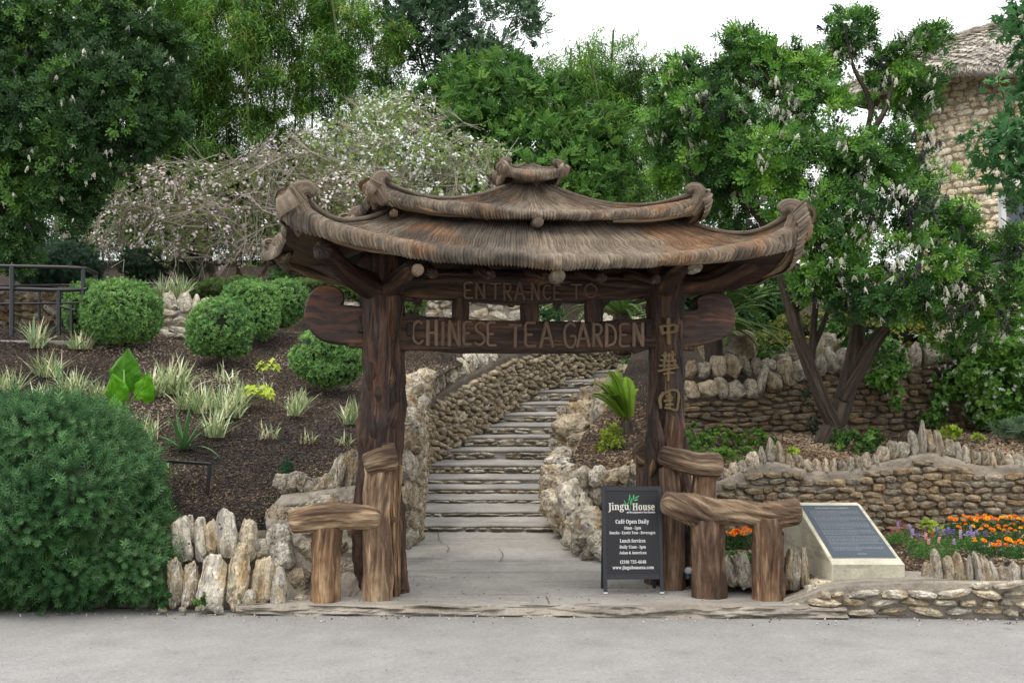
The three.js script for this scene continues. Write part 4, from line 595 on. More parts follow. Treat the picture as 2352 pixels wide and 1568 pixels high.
// clusters, built round local +y
const CL = {};
{
  seed(101);
  const pinnate = (n, L, W, len) => { const c = new Leaves(); for (let k = 0; k < 4; k++) { const d = rdir(); d.y = Math.abs(d.y) * .7 + .25; d.normalize(); const sd = perp(d), n2 = V().crossVectors(sd, d).normalize(); if (n2.y < 0) n2.negate(); for (let i = 0; i < n; i++) { const b = d.clone().multiplyScalar(len * (.3 + .7 * i / n)); for (const s of [-1, 1]) c.leaf(b, sd.clone().multiplyScalar(s).addScaledVector(d, .55).normalize(), n2.clone().addScaledVector(rdir(), .35).normalize(), L * rr(.8, 1.15), W, .12, .6); } c.leaf(d.clone().multiplyScalar(len), d, n2, L, W, .1, .6); } return c.geo(); };
  CL.laurel = pinnate(4, .050, .024, .13); CL.elm = pinnate(5, .075, .04, .24);
  const bamboo = () => { const c = new Leaves(); for (let i = 0; i < 16; i++) { const d = rdir(); d.y = d.y * .45 - .25; d.normalize(); const b = rdir().multiplyScalar(.10); b.y += rr(-.12, .12); c.leaf(b, d, V(0, 1, 0).addScaledVector(rdir(), .5).normalize(), rr(.15, .26), rr(.022, .034), .25, .35); } return c.geo(); };
  CL.bamboo = bamboo();
  const tuft = (n, L, W, up) => { const c = new Leaves(); for (let i = 0; i < n; i++) { const a = i * 2.4 + rr(-.2, .2), e = rr(.15, 1.1), d = V(Math.cos(a) * Math.cos(e), Math.sin(e) + up, Math.sin(a) * Math.cos(e)).normalize(); c.leaf(V(0, rr(-.02, .015), 0), d, V(0, 1, 0).addScaledVector(d, -d.y).normalize(), L * rr(.75, 1.15), W, .1, .5); } return c.geo(); };
  CL.tuft = tuft(13, .046, .014, .15); CL.broad = tuft(9, .11, .06, .1); CL.small = tuft(14, .055, .03, .1); CL.fine = tuft(22, .06, .007, .3);
  { const c = new Leaves(); for (let i = 0; i < 34; i++) { const h = i / 34 * .12, a = i * 2.4, e = .55, d = V(Math.cos(a) * Math.cos(e), Math.sin(e), Math.sin(a) * Math.cos(e)).normalize(); c.leaf(V(.012 * Math.sin(h * 20), h, .01 * Math.cos(h * 25)), d, V(0, 1, 0).addScaledVector(d, -d.y).normalize(), .030, .0055, -.05, .5); } CL.rosemary = c.geo(); }
  { const c = new Leaves(); for (let k = 0; k < 3; k++) { const o = rdir().multiplyScalar(.05); for (let i = 0; i < 5; i++) { const a = i * 1.257 + k, d = V(Math.cos(a), .35, Math.sin(a)).normalize(); c.leaf(o, d, V(0, 1, 0), .038, .026, .05, .6); } } CL.flower = c.geo(); }
  { const c = new Leaves(); for (let i = 0; i < 5; i++) { const a = i * 1.257, d = V(Math.cos(a), .2, Math.sin(a)).normalize(); c.leaf(V(0, .02, 0), d, V(0, 1, 0), .030, .010, .05, .5); } CL.star = c.geo(); }
  { const a = []; for (let k = 0; k < 7; k++) { const d = V(rr(-.55, .55), -1, rr(-.55, .55)).normalize(), n = 2 + Math.floor(R() * 3), o = rr(.015, .05); for (let i = 0; i < n; i++) { const g = new THREE.IcosahedronGeometry(.0085, 0); g.scale(1, 1.7, 1); g.applyQuaternion(new THREE.Quaternion().setFromUnitVectors(V(0, -1, 0), d)); const p = d.clone().multiplyScalar(o + i * .023); g.translate(p.x, p.y - i * i * .002, p.z); a.push(g); } } CL.pod = merge(a); }
  { const a = []; for (let k = 0; k < 6; k++) { const d = rdir(); d.y = d.y * .5 + .3; d.normalize(); const g = new THREE.CylinderGeometry(.003, .005, .5, 4); g.translate(0, .25, 0); g.applyQuaternion(new THREE.Quaternion().setFromUnitVectors(V(0, 1, 0), d)); a.push(g); } CL.twigs = merge(a); }
  { const c = new Leaves(); for (let k = 0; k < 7; k++) { const d = rdir(); d.y = d.y * .6; d.normalize(); const n = V(0, 1, 0).addScaledVector(rdir(), .5).normalize(), s = V().crossVectors(d, n).normalize(), b = d.clone().multiplyScalar(.03); c.leaf(b, d, n, .13, .035, .15, .5); for (const q of [.35, .65]) for (const k2 of [-1, 1]) c.leaf(b.clone().addScaledVector(d, .13 * q * .7), s.clone().multiplyScalar(k2).addScaledVector(d, .8).normalize(), n, .055, .022, .1, .5); } CL.oak = c.geo(); }
}
const m4 = new THREE.Matrix4(), q4 = new THREE.Quaternion(), q5 = new THREE.Quaternion(), v4 = V();
function scatter(parent, name, geo, mat, spots, pal, lab) { // spots: [pos, dir, size]
  const im = new THREE.InstancedMesh(geo, mat, Math.max(1, spots.length)), c = new THREE.Color();
  spots.forEach(([p, d, s], i) => { q4.setFromUnitVectors(V(0, 1, 0), d); q5.setFromAxisAngle(V(0, 1, 0), R() * 6.283); q4.multiply(q5); m4.compose(p, q4, v4.setScalar(s)); im.setMatrixAt(i, m4);
    const n = fbm(p.x * 1.7 + 5, p.y * 1.7, p.z * 1.7, 2), k = clamp(n + rr(-.28, .28), 0, .999) * pal.length, a = pal[Math.min(pal.length - 1, Math.floor(k))], f = rr(.78, 1.25); im.setColorAt(i, c.setRGB(a[0] * f, a[1] * f, a[2] * f)); });
  im.name = name; im.castShadow = im.receiveShadow = true; parent.add(im); return stuff(im);
}
// blobs [px,py,rx,ry,D]; leaf clusters through the outer part of each, with gaps
function blobSpots(blobs, { dens = 60, gf = 1.6, gt = .42, size = [.8, 1.3], up = .4, inner = .45, flat = 0, dscale = 1, loose = 1 } = {}) {
  const out = []; for (const [px, py, rx, ry, D, rd] of blobs) {
    const c = at(px, py, D), k = D / F, ax = rx * k, ay = ry * k, az = (rd ?? (rx + ry) / 2) * k * dscale, n = Math.round(dens * 4 * Math.PI * ((ax * ay + ax * az + ay * az) / 3));
    for (let i = 0; i < n; i++) { const d = rdir(), rad = lerp(inner, 1.02, R() ** .55) + (R() < .16 ? R() * .32 * loose : 0), p = V(c.x + d.x * ax * rad, c.y + d.y * ay * rad, c.z + d.z * az * rad); if (flat && d.y < -flat) continue; if (fbm(p.x * gf + px, p.y * gf, p.z * gf, 3) < gt) continue; const dd = d.clone().addScaledVector(rdir(), .6); dd.y += up; out.push([p, dd.normalize(), rr(...size)]); }
  } return out;
}
function limb(parent, pts, r0, r1, mat = M.bark, name = 'branch', sd = 1) { const w = pts.map((p) => p.isVector3 ? p : at(...p)); return mesh(name, log(w, [r0, lerp(r0, r1, .5), r1], { nu: 12, nv: Math.max(14, pts.length * 8), knob: .12, ridge: .10, sd }), mat, parent); }
const G = { // leaf colours, linear
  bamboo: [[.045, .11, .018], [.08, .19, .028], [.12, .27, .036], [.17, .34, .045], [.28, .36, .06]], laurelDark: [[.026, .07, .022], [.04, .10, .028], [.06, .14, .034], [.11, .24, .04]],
  laurel: [[.028, .075, .022], [.05, .13, .03], [.08, .20, .035], [.14, .32, .045], [.22, .42, .055]], elm: [[.045, .125, .026], [.065, .17, .03], [.095, .225, .034], [.15, .28, .045]], china: [[.055, .12, .06], [.08, .16, .075], [.12, .21, .10]],
  blossomLeaf: [[.22, .25, .10], [.28, .31, .13], [.24, .31, .11], [.33, .31, .16]], clip: [[.13, .27, .085], [.18, .35, .105], [.23, .42, .125], [.29, .49, .15]], rose: [[.03, .095, .030], [.05, .14, .044], [.085, .20, .066], [.15, .28, .11]],
};
// ---- bamboo groves: many arching culms, leaf sprays hanging from them
function bambooClump(label, [x0, x1], yb, tops, D, n, sd, leafDens = 1, pal = G.bamboo) {
  seed(sd * 997); const base = at((x0 + x1) / 2, yb, D), t = thing('bamboo_clump', label, 'bamboo', V(0, 0, 0), 0, undefined), spots = [];
  for (let i = 0; i < n; i++) {
    const f = (i + rr(.1, .9)) / n, px = lerp(x0, x1, f), d = D + rr(-1.6, 1.6), ti = f * (tops.length - 1), a = Math.floor(ti), top = lerp(tops[a], tops[Math.min(a + 1, tops.length - 1)], ti - a) + rr(-10, 50), lean = rr(-70, 70);
    const b = at(px, yb, d), m = at(px + lean * .3, lerp(yb, top, .55), d - .2), e = at(px + lean, top, d - rr(.2, 1.6)), cv = new THREE.CatmullRomCurve3([b, m, e]);
    if (i % 3 === 0) mesh('culm', new THREE.TubeGeometry(cv, 10, .035, 5), M.culm, t);
    const Lc = cv.getLength(), ns = Math.round(Lc * 30 * leafDens);
    let j = 0; while (j < ns) { const u = .08 + .92 * R() ** .8, c = cv.getPoint(u), rad = lerp(1.15, .35, u ** 3) * rr(.5, 1), dir = rdir(); const cc = c.addScaledVector(dir, rad * .8), k = 10 + Math.floor(R() * 10); for (let q = 0; q < k; q++, j++) { const p = cc.clone().add(V(rr(-.4, .4), rr(-.5, .25), rr(-.4, .4))); spots.push([p, V(dir.x * .5, 1, dir.z * .5 + .2).normalize(), rr(.8, 1.35)]); } }
  }
  scatter(t, 'foliage', CL.bamboo, M.leaf, spots, pal); return t;
}
M.culm = std({ color: lin(.13, .16, .05), roughness: .6 });
bambooClump('tall dense bamboo at top left behind the dark tree', [230, 480], 650, [-60, -60, -60], 29, 15, 1, 1, G.bamboo);
bambooClump('tall yellow-green bamboo between the dark left tree and the pink shrub', [430, 640], 650, [-60, -60, -60], 29.5, 14, 2);
bambooClump('arching bamboo left of the tall airy tree, its crown against white sky', [600, 890], 640, [-60, -60, -60, -30, 40], 30, 17, 3);
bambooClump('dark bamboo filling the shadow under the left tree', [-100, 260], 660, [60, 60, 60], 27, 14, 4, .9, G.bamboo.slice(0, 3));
bambooClump('feathery bamboo with two spires right of the leafy centre tree', [1280, 1440], 600, [120, 55, 100], 29, 9, 5, 1);
bambooClump('bamboo behind the white-podded tree at its left edge', [1400, 1580], 600, [70, 110, 120, 170], 28.5, 10, 6, 1);
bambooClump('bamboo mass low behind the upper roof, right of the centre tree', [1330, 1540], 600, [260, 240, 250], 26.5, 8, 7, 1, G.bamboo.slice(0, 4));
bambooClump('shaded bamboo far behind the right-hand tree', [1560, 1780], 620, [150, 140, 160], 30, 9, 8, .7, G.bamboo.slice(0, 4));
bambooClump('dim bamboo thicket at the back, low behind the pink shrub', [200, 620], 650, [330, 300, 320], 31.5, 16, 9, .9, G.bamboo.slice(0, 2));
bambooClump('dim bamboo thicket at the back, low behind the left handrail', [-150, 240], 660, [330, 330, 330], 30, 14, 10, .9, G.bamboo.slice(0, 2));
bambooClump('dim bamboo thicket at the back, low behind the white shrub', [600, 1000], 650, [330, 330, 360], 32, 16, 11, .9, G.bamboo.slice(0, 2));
// ---- trees
function tree(name, label, { blobs, leaf, pal, mat = M.leaf, limbs = [], bark = M.bark, sd = 1, opt = {}, cat2 = 'tree' }) {
  seed(sd * 733); const t = thing(name, label, cat2);
  limbs.forEach(([pts, r0, r1, nmx], i) => limb(t, pts, r0, r1, bark, nmx ?? (i ? 'branch' : 'trunk'), sd + i));
  scatter(t, 'crown', leaf, mat, blobSpots(blobs, opt), pal); return t;
}
tree('leafy_tree', 'large dense green tree in the centre behind the roof', { sd: 3, leaf: CL.elm, pal: G.elm, opt: { dens: 26, gf: .9, gt: .40, size: [.8, 1.4], inner: .5 },
  blobs: [[980, 250, 70, 60, 26.5], [1060, 235, 90, 60, 26], [1150, 235, 100, 70, 26], [1235, 240, 90, 60, 26.3], [1030, 320, 90, 60, 25.6], [1120, 320, 110, 70, 25.4], [1235, 330, 110, 80, 25.6], [1340, 330, 100, 70, 26], [1180, 410, 120, 80, 25], [1300, 410, 110, 80, 25], [1400, 430, 70, 70, 25.6], [1090, 410, 90, 70, 25.6], [1290, 250, 50, 60, 26.8], [1350, 470, 60, 60, 24.6], [1150, 170, 70, 50, 27], [1050, 180, 60, 40, 27]],
  limbs: [[[[1200, 640, 27], [1195, 480, 27], [1170, 330, 27], [1150, 190, 27]], .22, .06], [[[1195, 480, 27], [1290, 380, 26.6], [1340, 320, 26.4]], .12, .04], [[[1180, 400, 27], [1080, 300, 26.5], [1010, 240, 26.5]], .12, .04]] });
tree('airy_tree', 'tall airy tree with thin stems and lilac flower heads against the white sky', { sd: 4, leaf: CL.elm, pal: G.china, opt: { dens: 21, gf: .7, gt: .45, size: [.9, 1.5], inner: .2 },
  blobs: [[930, 30, 70, 60, 31], [1010, 30, 80, 70, 31], [1090, 50, 90, 80, 31], [1170, 50, 80, 60, 31], [1205, 25, 40, 40, 31], [1050, 130, 90, 70, 31], [1140, 140, 80, 60, 31], [960, 120, 60, 50, 31], [930, 90, 40, 50, 31], [1000, -30, 90, 50, 31], [1120, -30, 90, 50, 31]],
  limbs: [[[[1040, 600, 31.5], [1050, 300, 31.5], [1060, 130, 31.5], [1075, -20, 31.5]], .16, .05], [[[1045, 300, 31.5], [975, 160, 31.5], [940, 10, 31.5]], .07, .02], [[[1055, 250, 31.5], [1130, 140, 31.5], [1180, 40, 31.5]], .07, .02], [[[1050, 350, 31.5], [1000, 200, 31.5], [1010, 20, 31.5]], .06, .02]] });
scatter(scene.children[scene.children.length - 1], 'flower_head', CL.flower, M.petal, blobSpots([[1010, 40, 90, 60, 30.7], [1150, 60, 80, 50, 30.7], [1060, 120, 80, 50, 30.7], [940, 70, 50, 60, 30.7]], { dens: 2.2, gt: .45, size: [1.3, 2.2] }), [[.36, .30, .38], [.45, .40, .46]]);
{ // flowering shrubs
  const shrub = (label, blobs, stems, pal, opt, sd, fl) => {
    seed(sd * 311); const t = thing('flowering_shrub', label, 'shrub');
    stems.forEach((p, i) => limb(t, p, .05, .015, M.paleBark, 'stem', sd + i));
    scatter(t, 'twigs', CL.twigs, M.twig, blobSpots(blobs, { dens: 3, gt: .3, size: [.8, 1.5], inner: .3, up: .6 }), [[1, .95, .9]]);
    scatter(t, 'foliage', CL.small, M.leaf, blobSpots(blobs, { dens: 48, gf: 1.5, gt: .48, size: [.8, 1.3], inner: .3, ...opt }), pal);
    scatter(t, 'blossom', CL.flower, M.petal, blobSpots(blobs, { dens: 20, gf: 1.5, gt: .50, size: [.6, 1.05], inner: .8, up: .5, ...opt, ...fl }), fl.pal);
  };
  shrub('sprawling grey-green shrub full of pale pink blossom left of the roof', [[270, 520, 80, 60, 21.5], [340, 450, 90, 80, 21.5], [430, 440, 100, 80, 21.2], [530, 440, 110, 80, 21], [630, 420, 110, 90, 21.2], [700, 380, 90, 80, 21.6], [350, 540, 110, 70, 20.8], [470, 530, 120, 80, 20.4], [590, 520, 120, 80, 20.6], [700, 480, 110, 80, 21], [240, 560, 50, 40, 21.8], [560, 600, 80, 30, 20.6], [790, 460, 90, 70, 21.4]],
    [[[500, 655, 22], [470, 560, 21.6], [420, 470, 21.4]], [[540, 655, 22], [560, 560, 21.4], [590, 460, 21.2]], [[590, 650, 22], [640, 560, 21.6], [690, 440, 21.6]], [[470, 655, 22], [400, 580, 21.4], [320, 510, 21.6]], [[560, 650, 22], [520, 540, 21.2], [500, 440, 21.2]], [[620, 655, 21.4], [680, 600, 21], [740, 520, 21]]], G.blossomLeaf, {}, 7, { pal: [[.88, .76, .78], [.90, .83, .84], [.86, .69, .73]], dens: 24, gt: .48 });
  shrub('open shrub with white blossom rising above the roof ridge, left of centre', [[760, 340, 80, 70, 23], [850, 290, 90, 70, 23], [930, 270, 80, 60, 23.2], [820, 380, 110, 80, 22.6], [930, 360, 110, 80, 22.6], [1030, 350, 90, 70, 22.8], [1090, 380, 70, 60, 23], [960, 430, 130, 60, 22.4], [1060, 440, 90, 50, 22.4], [850, 450, 120, 60, 22.2], [1130, 360, 40, 40, 23]],
    [[[940, 640, 23.5], [930, 480, 23], [880, 350, 23], [860, 270, 23]], [[960, 640, 23.5], [980, 470, 23], [1030, 370, 23]], [[930, 640, 23.5], [860, 500, 22.8], [780, 370, 23]], [[970, 640, 23.5], [1040, 480, 22.6], [1100, 380, 23]], [[950, 600, 23.5], [950, 420, 22.8], [960, 230, 23]]], [[.30, .40, .13], [.36, .46, .16], [.28, .38, .13]], { gt: .42, dens: 48 }, 8, { pal: [[.92, .94, .90], [.88, .92, .82]], dens: 24, gt: .46 });
}
// ---- the two podded evergreens
function podTree(label, blobs, limbs, pal, sd, opt, podW, podB) {
  const t = tree('podded_evergreen_tree', label, { blobs, leaf: CL.laurel, pal, mat: M.gloss, limbs, sd, opt });
  scatter(t, 'pale_pod', CL.pod, M.pod, blobSpots(blobs, { dens: podW, gf: 1.1, gt: .50, inner: .85, size: [.6, 1.2], up: 2.2 }), [[.62, .60, .50], [.54, .55, .44]]);
  scatter(t, 'dark_pod', CL.pod, M.pod, blobSpots(blobs, { dens: podB, gf: 1.4, gt: .53, inner: .7, size: [.8, 1.6], up: 2.2 }), [[.03, .025, .03], [.05, .04, .045]]); return t;
}
M.pod = std({ roughness: .8 });
const dz = (a, D) => a.map(([x, y, rx, ry, o = 0]) => [x, y, rx, ry, D + o]);
podTree('tall branching evergreen tree with white seed pods right of the gate', dz([[1570, 200, 70, 70, .2], [1640, 160, 80, 60, 0], [1700, 110, 40, 50, .2], [1740, 150, 70, 60, 0], [1790, 140, 50, 60, .3], [1850, 180, 70, 60, 0], [1910, 80, 55, 60, 0], [1960, 70, 50, 55, .2], [1945, 140, 40, 40, .1], [2050, 150, 60, 40, .3], [2110, 120, 55, 50, .2], [2150, 95, 28, 42, .3], [1545, 290, 65, 60, .3], [1640, 270, 95, 70, -.4], [1760, 250, 90, 80, -.3], [1870, 270, 80, 70, -.5], [2070, 220, 80, 55, 0], [2110, 185, 60, 40, 0], [1560, 390, 60, 60, .4], [1650, 380, 90, 70, -.2], [1770, 370, 100, 80, -.8], [1890, 380, 110, 80, -.9], [2000, 380, 100, 80, -.7], [2090, 350, 70, 66, -.3], [2140, 400, 50, 50, 0], [1690, 470, 80, 60, .2], [1800, 490, 90, 70, -.6], [1910, 500, 110, 80, -1], [2030, 490, 110, 80, -1], [2130, 480, 84, 66, -.5], [2200, 510, 48, 46, -.2], [1900, 600, 80, 60, -.9], [2010, 610, 100, 70, -1.1], [2120, 600, 100, 70, -.9], [2215, 600, 60, 60, -.5], [1870, 650, 50, 40, -.6], [1960, 690, 60, 36, -.9], [2060, 690, 80, 44, -1.1], [2170, 690, 90, 50, -1], [2260, 720, 60, 55, -.6], [2200, 760, 60, 36, -.7], [1700, 300, 60, 60, .6], [1820, 320, 70, 60, .7], [1600, 560, 50, 40, 1.2], [1700, 560, 60, 40, 1]], 14.4),
  [[[[1895, 1022, 14.5], [1912, 985, 14.5], [1930, 945, 14.5], [1948, 880, 14.5], [1968, 780, 14.5], [1970, 660, 14.4], [1950, 520, 14.3], [1945, 380, 14.3]], .155, .05, 'trunk'], [[[1918, 975, 14.45], [1893, 925, 14.35], [1872, 870, 14.3], [1840, 790, 14.2], [1815, 700, 14.1], [1790, 620, 14.2], [1740, 480, 14.3], [1700, 360, 14.4]], .115, .03], [[[1938, 915, 14.4], [1985, 840, 14.2], [2035, 760, 14], [2095, 715, 13.9], [2190, 690, 13.7], [2260, 660, 13.6]], .085, .025], [[[1960, 850, 14.5], [2010, 775, 14.3], [2050, 735, 14.2], [2100, 640, 14], [2130, 520, 14]], .08, .025], [[[1862, 850, 14.6], [1868, 770, 14.7], [1875, 690, 14.7], [1890, 560, 14.6]], .06, .03], [[[1868, 800, 14.7], [1900, 720, 14.7], [1915, 640, 14.6]], .045, .02], [[[1820, 720, 14.2], [1860, 690, 14], [1900, 668, 13.9]], .05, .025], [[[1948, 480, 14.3], [1985, 330, 14.3], [2000, 240, 14.3], [1960, 150, 14.3], [1940, 60, 14.3]], .06, .015], [[[1985, 330, 14.3], [2030, 260, 14.2], [2060, 180, 14.3], [2120, 120, 14.4]], .045, .012], [[[1955, 560, 14.3], [2050, 470, 13.8], [2150, 400, 13.8]], .06, .02], [[[1945, 430, 14.3], [1870, 330, 14], [1800, 230, 14.1], [1740, 150, 14.2]], .06, .015], [[[1760, 520, 14.2], [1680, 430, 14.3], [1590, 330, 14.5]], .05, .015]],
  G.laurel, 11, { dens: 105, gf: 1.8, gt: .475, size: [.85, 1.35], inner: .2 }, 26, 12);
podTree('dark evergreen tree with hanging white pods at the top left corner', dz([[-40, 60, 120, 110, 0], [80, 60, 110, 90, .3], [190, 70, 100, 90, .4], [290, 70, 80, 70, .6], [380, 110, 60, 60, .8], [100, 190, 110, 80, -.2], [220, 190, 110, 90, 0], [330, 190, 90, 80, .3], [30, 280, 90, 80, -.5], [150, 300, 110, 80, -.3], [270, 300, 100, 70, 0], [370, 280, 60, 50, .5], [60, 400, 90, 80, -.6], [150, 400, 90, 70, -.3], [230, 370, 80, 60, 0], [90, 490, 90, 60, -.2], [20, 560, 60, 60, -.4], [-60, 420, 100, 100, 0], [160, 480, 60, 50, .2], [280, 0, 90, 50, .5], [-20, 190, 80, 100, 0]], 17),
  [[[[-70, 800, 17], [-40, 600, 17], [0, 450, 17], [15, 330, 17], [30, 230, 17], [70, 120, 17]], .2, .07], [[[20, 330, 17], [120, 270, 17], [230, 205, 17], [340, 170, 17]], .08, .025], [[[30, 240, 17], [160, 190, 17], [280, 120, 17]], .07, .02], [[[170, 225, 17], [240, 215, 16.8], [320, 200, 16.8]], .035, .015], [[[0, 440, 17], [90, 380, 16.7], [190, 340, 16.6]], .06, .02]], G.laurelDark, 12, { dens: 100, gf: 1.5, gt: .455, size: [.9, 1.45], inner: .35 }, 7, 2);
{ // out-of-focus oak spray at the right edge, close to the camera
  tree('oak_branch', 'dark green lobed oak leaves hanging in at the right edge, close by', { cat2: 'oak branch', sd: 14, leaf: CL.oak, pal: [[.045, .14, .045], [.06, .18, .05], [.08, .23, .06]], opt: { dens: 46, gf: 2, gt: .40, size: [.7, 1.05], inner: .2 },
    blobs: [[2345, 60, 50, 45, 6.6], [2360, 20, 30, 30, 6.6], [2335, 200, 55, 50, 6.6], [2310, 260, 55, 55, 6.6], [2360, 270, 60, 70, 6.6], [2290, 330, 50, 55, 6.6], [2350, 350, 70, 60, 6.6], [2275, 385, 34, 36, 6.6], [2335, 410, 50, 34, 6.6], [2440, 150, 110, 150, 6.8], [2450, 330, 110, 110, 6.8]],
    limbs: [[[[2620, 500, 7], [2480, 380, 6.8], [2390, 320, 6.6], [2300, 335, 6.6]], .035, .008, 'branch'], [[[2480, 380, 6.8], [2420, 230, 6.6], [2350, 90, 6.6], [2335, 40, 6.6]], .02, .006]] });
  podTree('sparse twiggy evergreen with black pods reaching in from the right edge', dz([[2320, 640, 60, 50, 0], [2350, 560, 50, 50, .2], [2340, 700, 50, 50, 0], [2300, 560, 36, 30, 0], [2400, 640, 60, 80, .3], [2350, 480, 40, 30, .3]], 13.2),
    [[[[2560, 700, 13.6], [2440, 560, 13.4], [2352, 585, 13.3], [2280, 600, 13.2]], .05, .02], [[[2400, 575, 13.3], [2340, 530, 13.2], [2300, 500, 13.2]], .02, .006], [[[2380, 580, 13.3], [2330, 650, 13.2], [2310, 720, 13.2]], .025, .008]], G.laurel, 15, { dens: 75, gf: 1.6, gt: .48, size: [.8, 1.3], inner: .1 }, 4, 12);
}

// ---- shrubs and bedding
function roundBush(name, label, blobs, { leaf = CL.tuft, pal = G.clip, dens = 900, size = [.8, 1.25], sd = 1, stem, group, gt = .31, inner = .8, up = .5, gf = 3, mat = M.leaf, cat2 = 'bush' }) {
  seed(sd * 541); const t = thing(name, label, cat2, V(0, 0, 0), 0, group);
  if (stem) stem.forEach((p, i) => limb(t, p, .035, .02, M.bark, 'stem', sd + i));
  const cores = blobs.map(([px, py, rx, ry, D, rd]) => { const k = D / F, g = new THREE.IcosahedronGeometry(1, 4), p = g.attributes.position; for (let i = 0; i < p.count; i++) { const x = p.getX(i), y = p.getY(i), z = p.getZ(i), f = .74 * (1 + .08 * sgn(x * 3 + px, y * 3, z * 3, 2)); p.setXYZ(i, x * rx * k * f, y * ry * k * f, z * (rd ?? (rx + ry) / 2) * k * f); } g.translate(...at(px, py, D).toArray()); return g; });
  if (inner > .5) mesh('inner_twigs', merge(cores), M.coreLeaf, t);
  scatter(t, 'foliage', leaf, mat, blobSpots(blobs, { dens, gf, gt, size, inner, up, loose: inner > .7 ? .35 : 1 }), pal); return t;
}
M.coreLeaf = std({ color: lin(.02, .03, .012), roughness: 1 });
const CLIPG = undefined;
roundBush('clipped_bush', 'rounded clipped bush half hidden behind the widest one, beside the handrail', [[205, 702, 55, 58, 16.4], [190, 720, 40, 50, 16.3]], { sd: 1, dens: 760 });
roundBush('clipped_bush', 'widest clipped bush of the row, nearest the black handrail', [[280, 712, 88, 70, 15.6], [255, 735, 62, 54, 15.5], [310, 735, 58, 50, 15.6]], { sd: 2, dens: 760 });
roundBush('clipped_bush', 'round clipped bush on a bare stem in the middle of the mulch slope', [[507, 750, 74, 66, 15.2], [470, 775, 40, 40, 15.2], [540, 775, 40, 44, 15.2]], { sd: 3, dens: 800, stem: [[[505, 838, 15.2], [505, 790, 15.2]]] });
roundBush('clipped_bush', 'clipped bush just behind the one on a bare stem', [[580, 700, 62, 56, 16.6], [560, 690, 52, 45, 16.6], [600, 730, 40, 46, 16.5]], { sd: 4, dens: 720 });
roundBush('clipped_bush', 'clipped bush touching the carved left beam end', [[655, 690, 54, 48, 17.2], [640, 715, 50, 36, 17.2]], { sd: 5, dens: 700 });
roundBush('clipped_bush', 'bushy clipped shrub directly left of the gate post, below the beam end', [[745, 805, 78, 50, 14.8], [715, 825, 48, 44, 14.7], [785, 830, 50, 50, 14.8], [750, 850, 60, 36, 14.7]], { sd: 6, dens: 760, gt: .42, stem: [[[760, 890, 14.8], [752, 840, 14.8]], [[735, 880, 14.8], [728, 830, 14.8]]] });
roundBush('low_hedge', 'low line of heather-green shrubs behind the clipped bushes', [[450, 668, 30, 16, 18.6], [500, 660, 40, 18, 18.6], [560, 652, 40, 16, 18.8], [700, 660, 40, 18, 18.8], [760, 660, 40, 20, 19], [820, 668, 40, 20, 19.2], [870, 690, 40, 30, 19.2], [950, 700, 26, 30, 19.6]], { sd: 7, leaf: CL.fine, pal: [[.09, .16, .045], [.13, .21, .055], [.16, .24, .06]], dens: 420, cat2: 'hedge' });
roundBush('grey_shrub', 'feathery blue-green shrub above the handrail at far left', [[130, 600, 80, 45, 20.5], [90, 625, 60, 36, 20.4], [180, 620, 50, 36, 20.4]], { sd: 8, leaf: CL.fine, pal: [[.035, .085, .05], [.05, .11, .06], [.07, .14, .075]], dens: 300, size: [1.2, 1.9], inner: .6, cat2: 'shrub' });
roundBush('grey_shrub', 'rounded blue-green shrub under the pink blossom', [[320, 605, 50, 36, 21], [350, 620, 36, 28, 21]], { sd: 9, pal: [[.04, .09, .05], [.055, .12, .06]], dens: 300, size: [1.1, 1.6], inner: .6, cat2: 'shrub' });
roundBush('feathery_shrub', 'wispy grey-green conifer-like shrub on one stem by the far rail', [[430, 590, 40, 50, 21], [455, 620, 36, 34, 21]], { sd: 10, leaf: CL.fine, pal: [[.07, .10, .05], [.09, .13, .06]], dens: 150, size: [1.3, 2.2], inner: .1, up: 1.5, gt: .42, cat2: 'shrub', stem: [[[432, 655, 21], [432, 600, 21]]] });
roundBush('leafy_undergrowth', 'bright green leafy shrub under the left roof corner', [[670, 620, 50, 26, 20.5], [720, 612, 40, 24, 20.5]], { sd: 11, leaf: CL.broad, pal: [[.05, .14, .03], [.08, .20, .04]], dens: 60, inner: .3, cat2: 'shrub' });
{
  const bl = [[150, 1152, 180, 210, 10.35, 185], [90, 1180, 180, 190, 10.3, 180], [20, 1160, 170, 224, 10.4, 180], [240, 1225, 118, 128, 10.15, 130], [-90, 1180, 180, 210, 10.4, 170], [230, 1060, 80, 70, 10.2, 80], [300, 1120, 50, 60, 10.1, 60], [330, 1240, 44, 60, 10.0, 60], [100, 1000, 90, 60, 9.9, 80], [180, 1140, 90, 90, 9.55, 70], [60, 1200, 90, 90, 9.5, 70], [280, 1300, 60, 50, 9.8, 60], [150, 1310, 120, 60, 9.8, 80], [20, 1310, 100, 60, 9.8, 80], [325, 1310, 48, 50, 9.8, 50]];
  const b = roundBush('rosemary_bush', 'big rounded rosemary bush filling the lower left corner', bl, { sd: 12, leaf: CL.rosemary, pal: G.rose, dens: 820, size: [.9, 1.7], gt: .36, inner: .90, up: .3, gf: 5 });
  scatter(b, 'stray_shoots', CL.rosemary, M.leaf, blobSpots(bl, { dens: 30, gt: .4, size: [1.6, 2.3], inner: 1, up: .6 }), G.rose.slice(1));
}
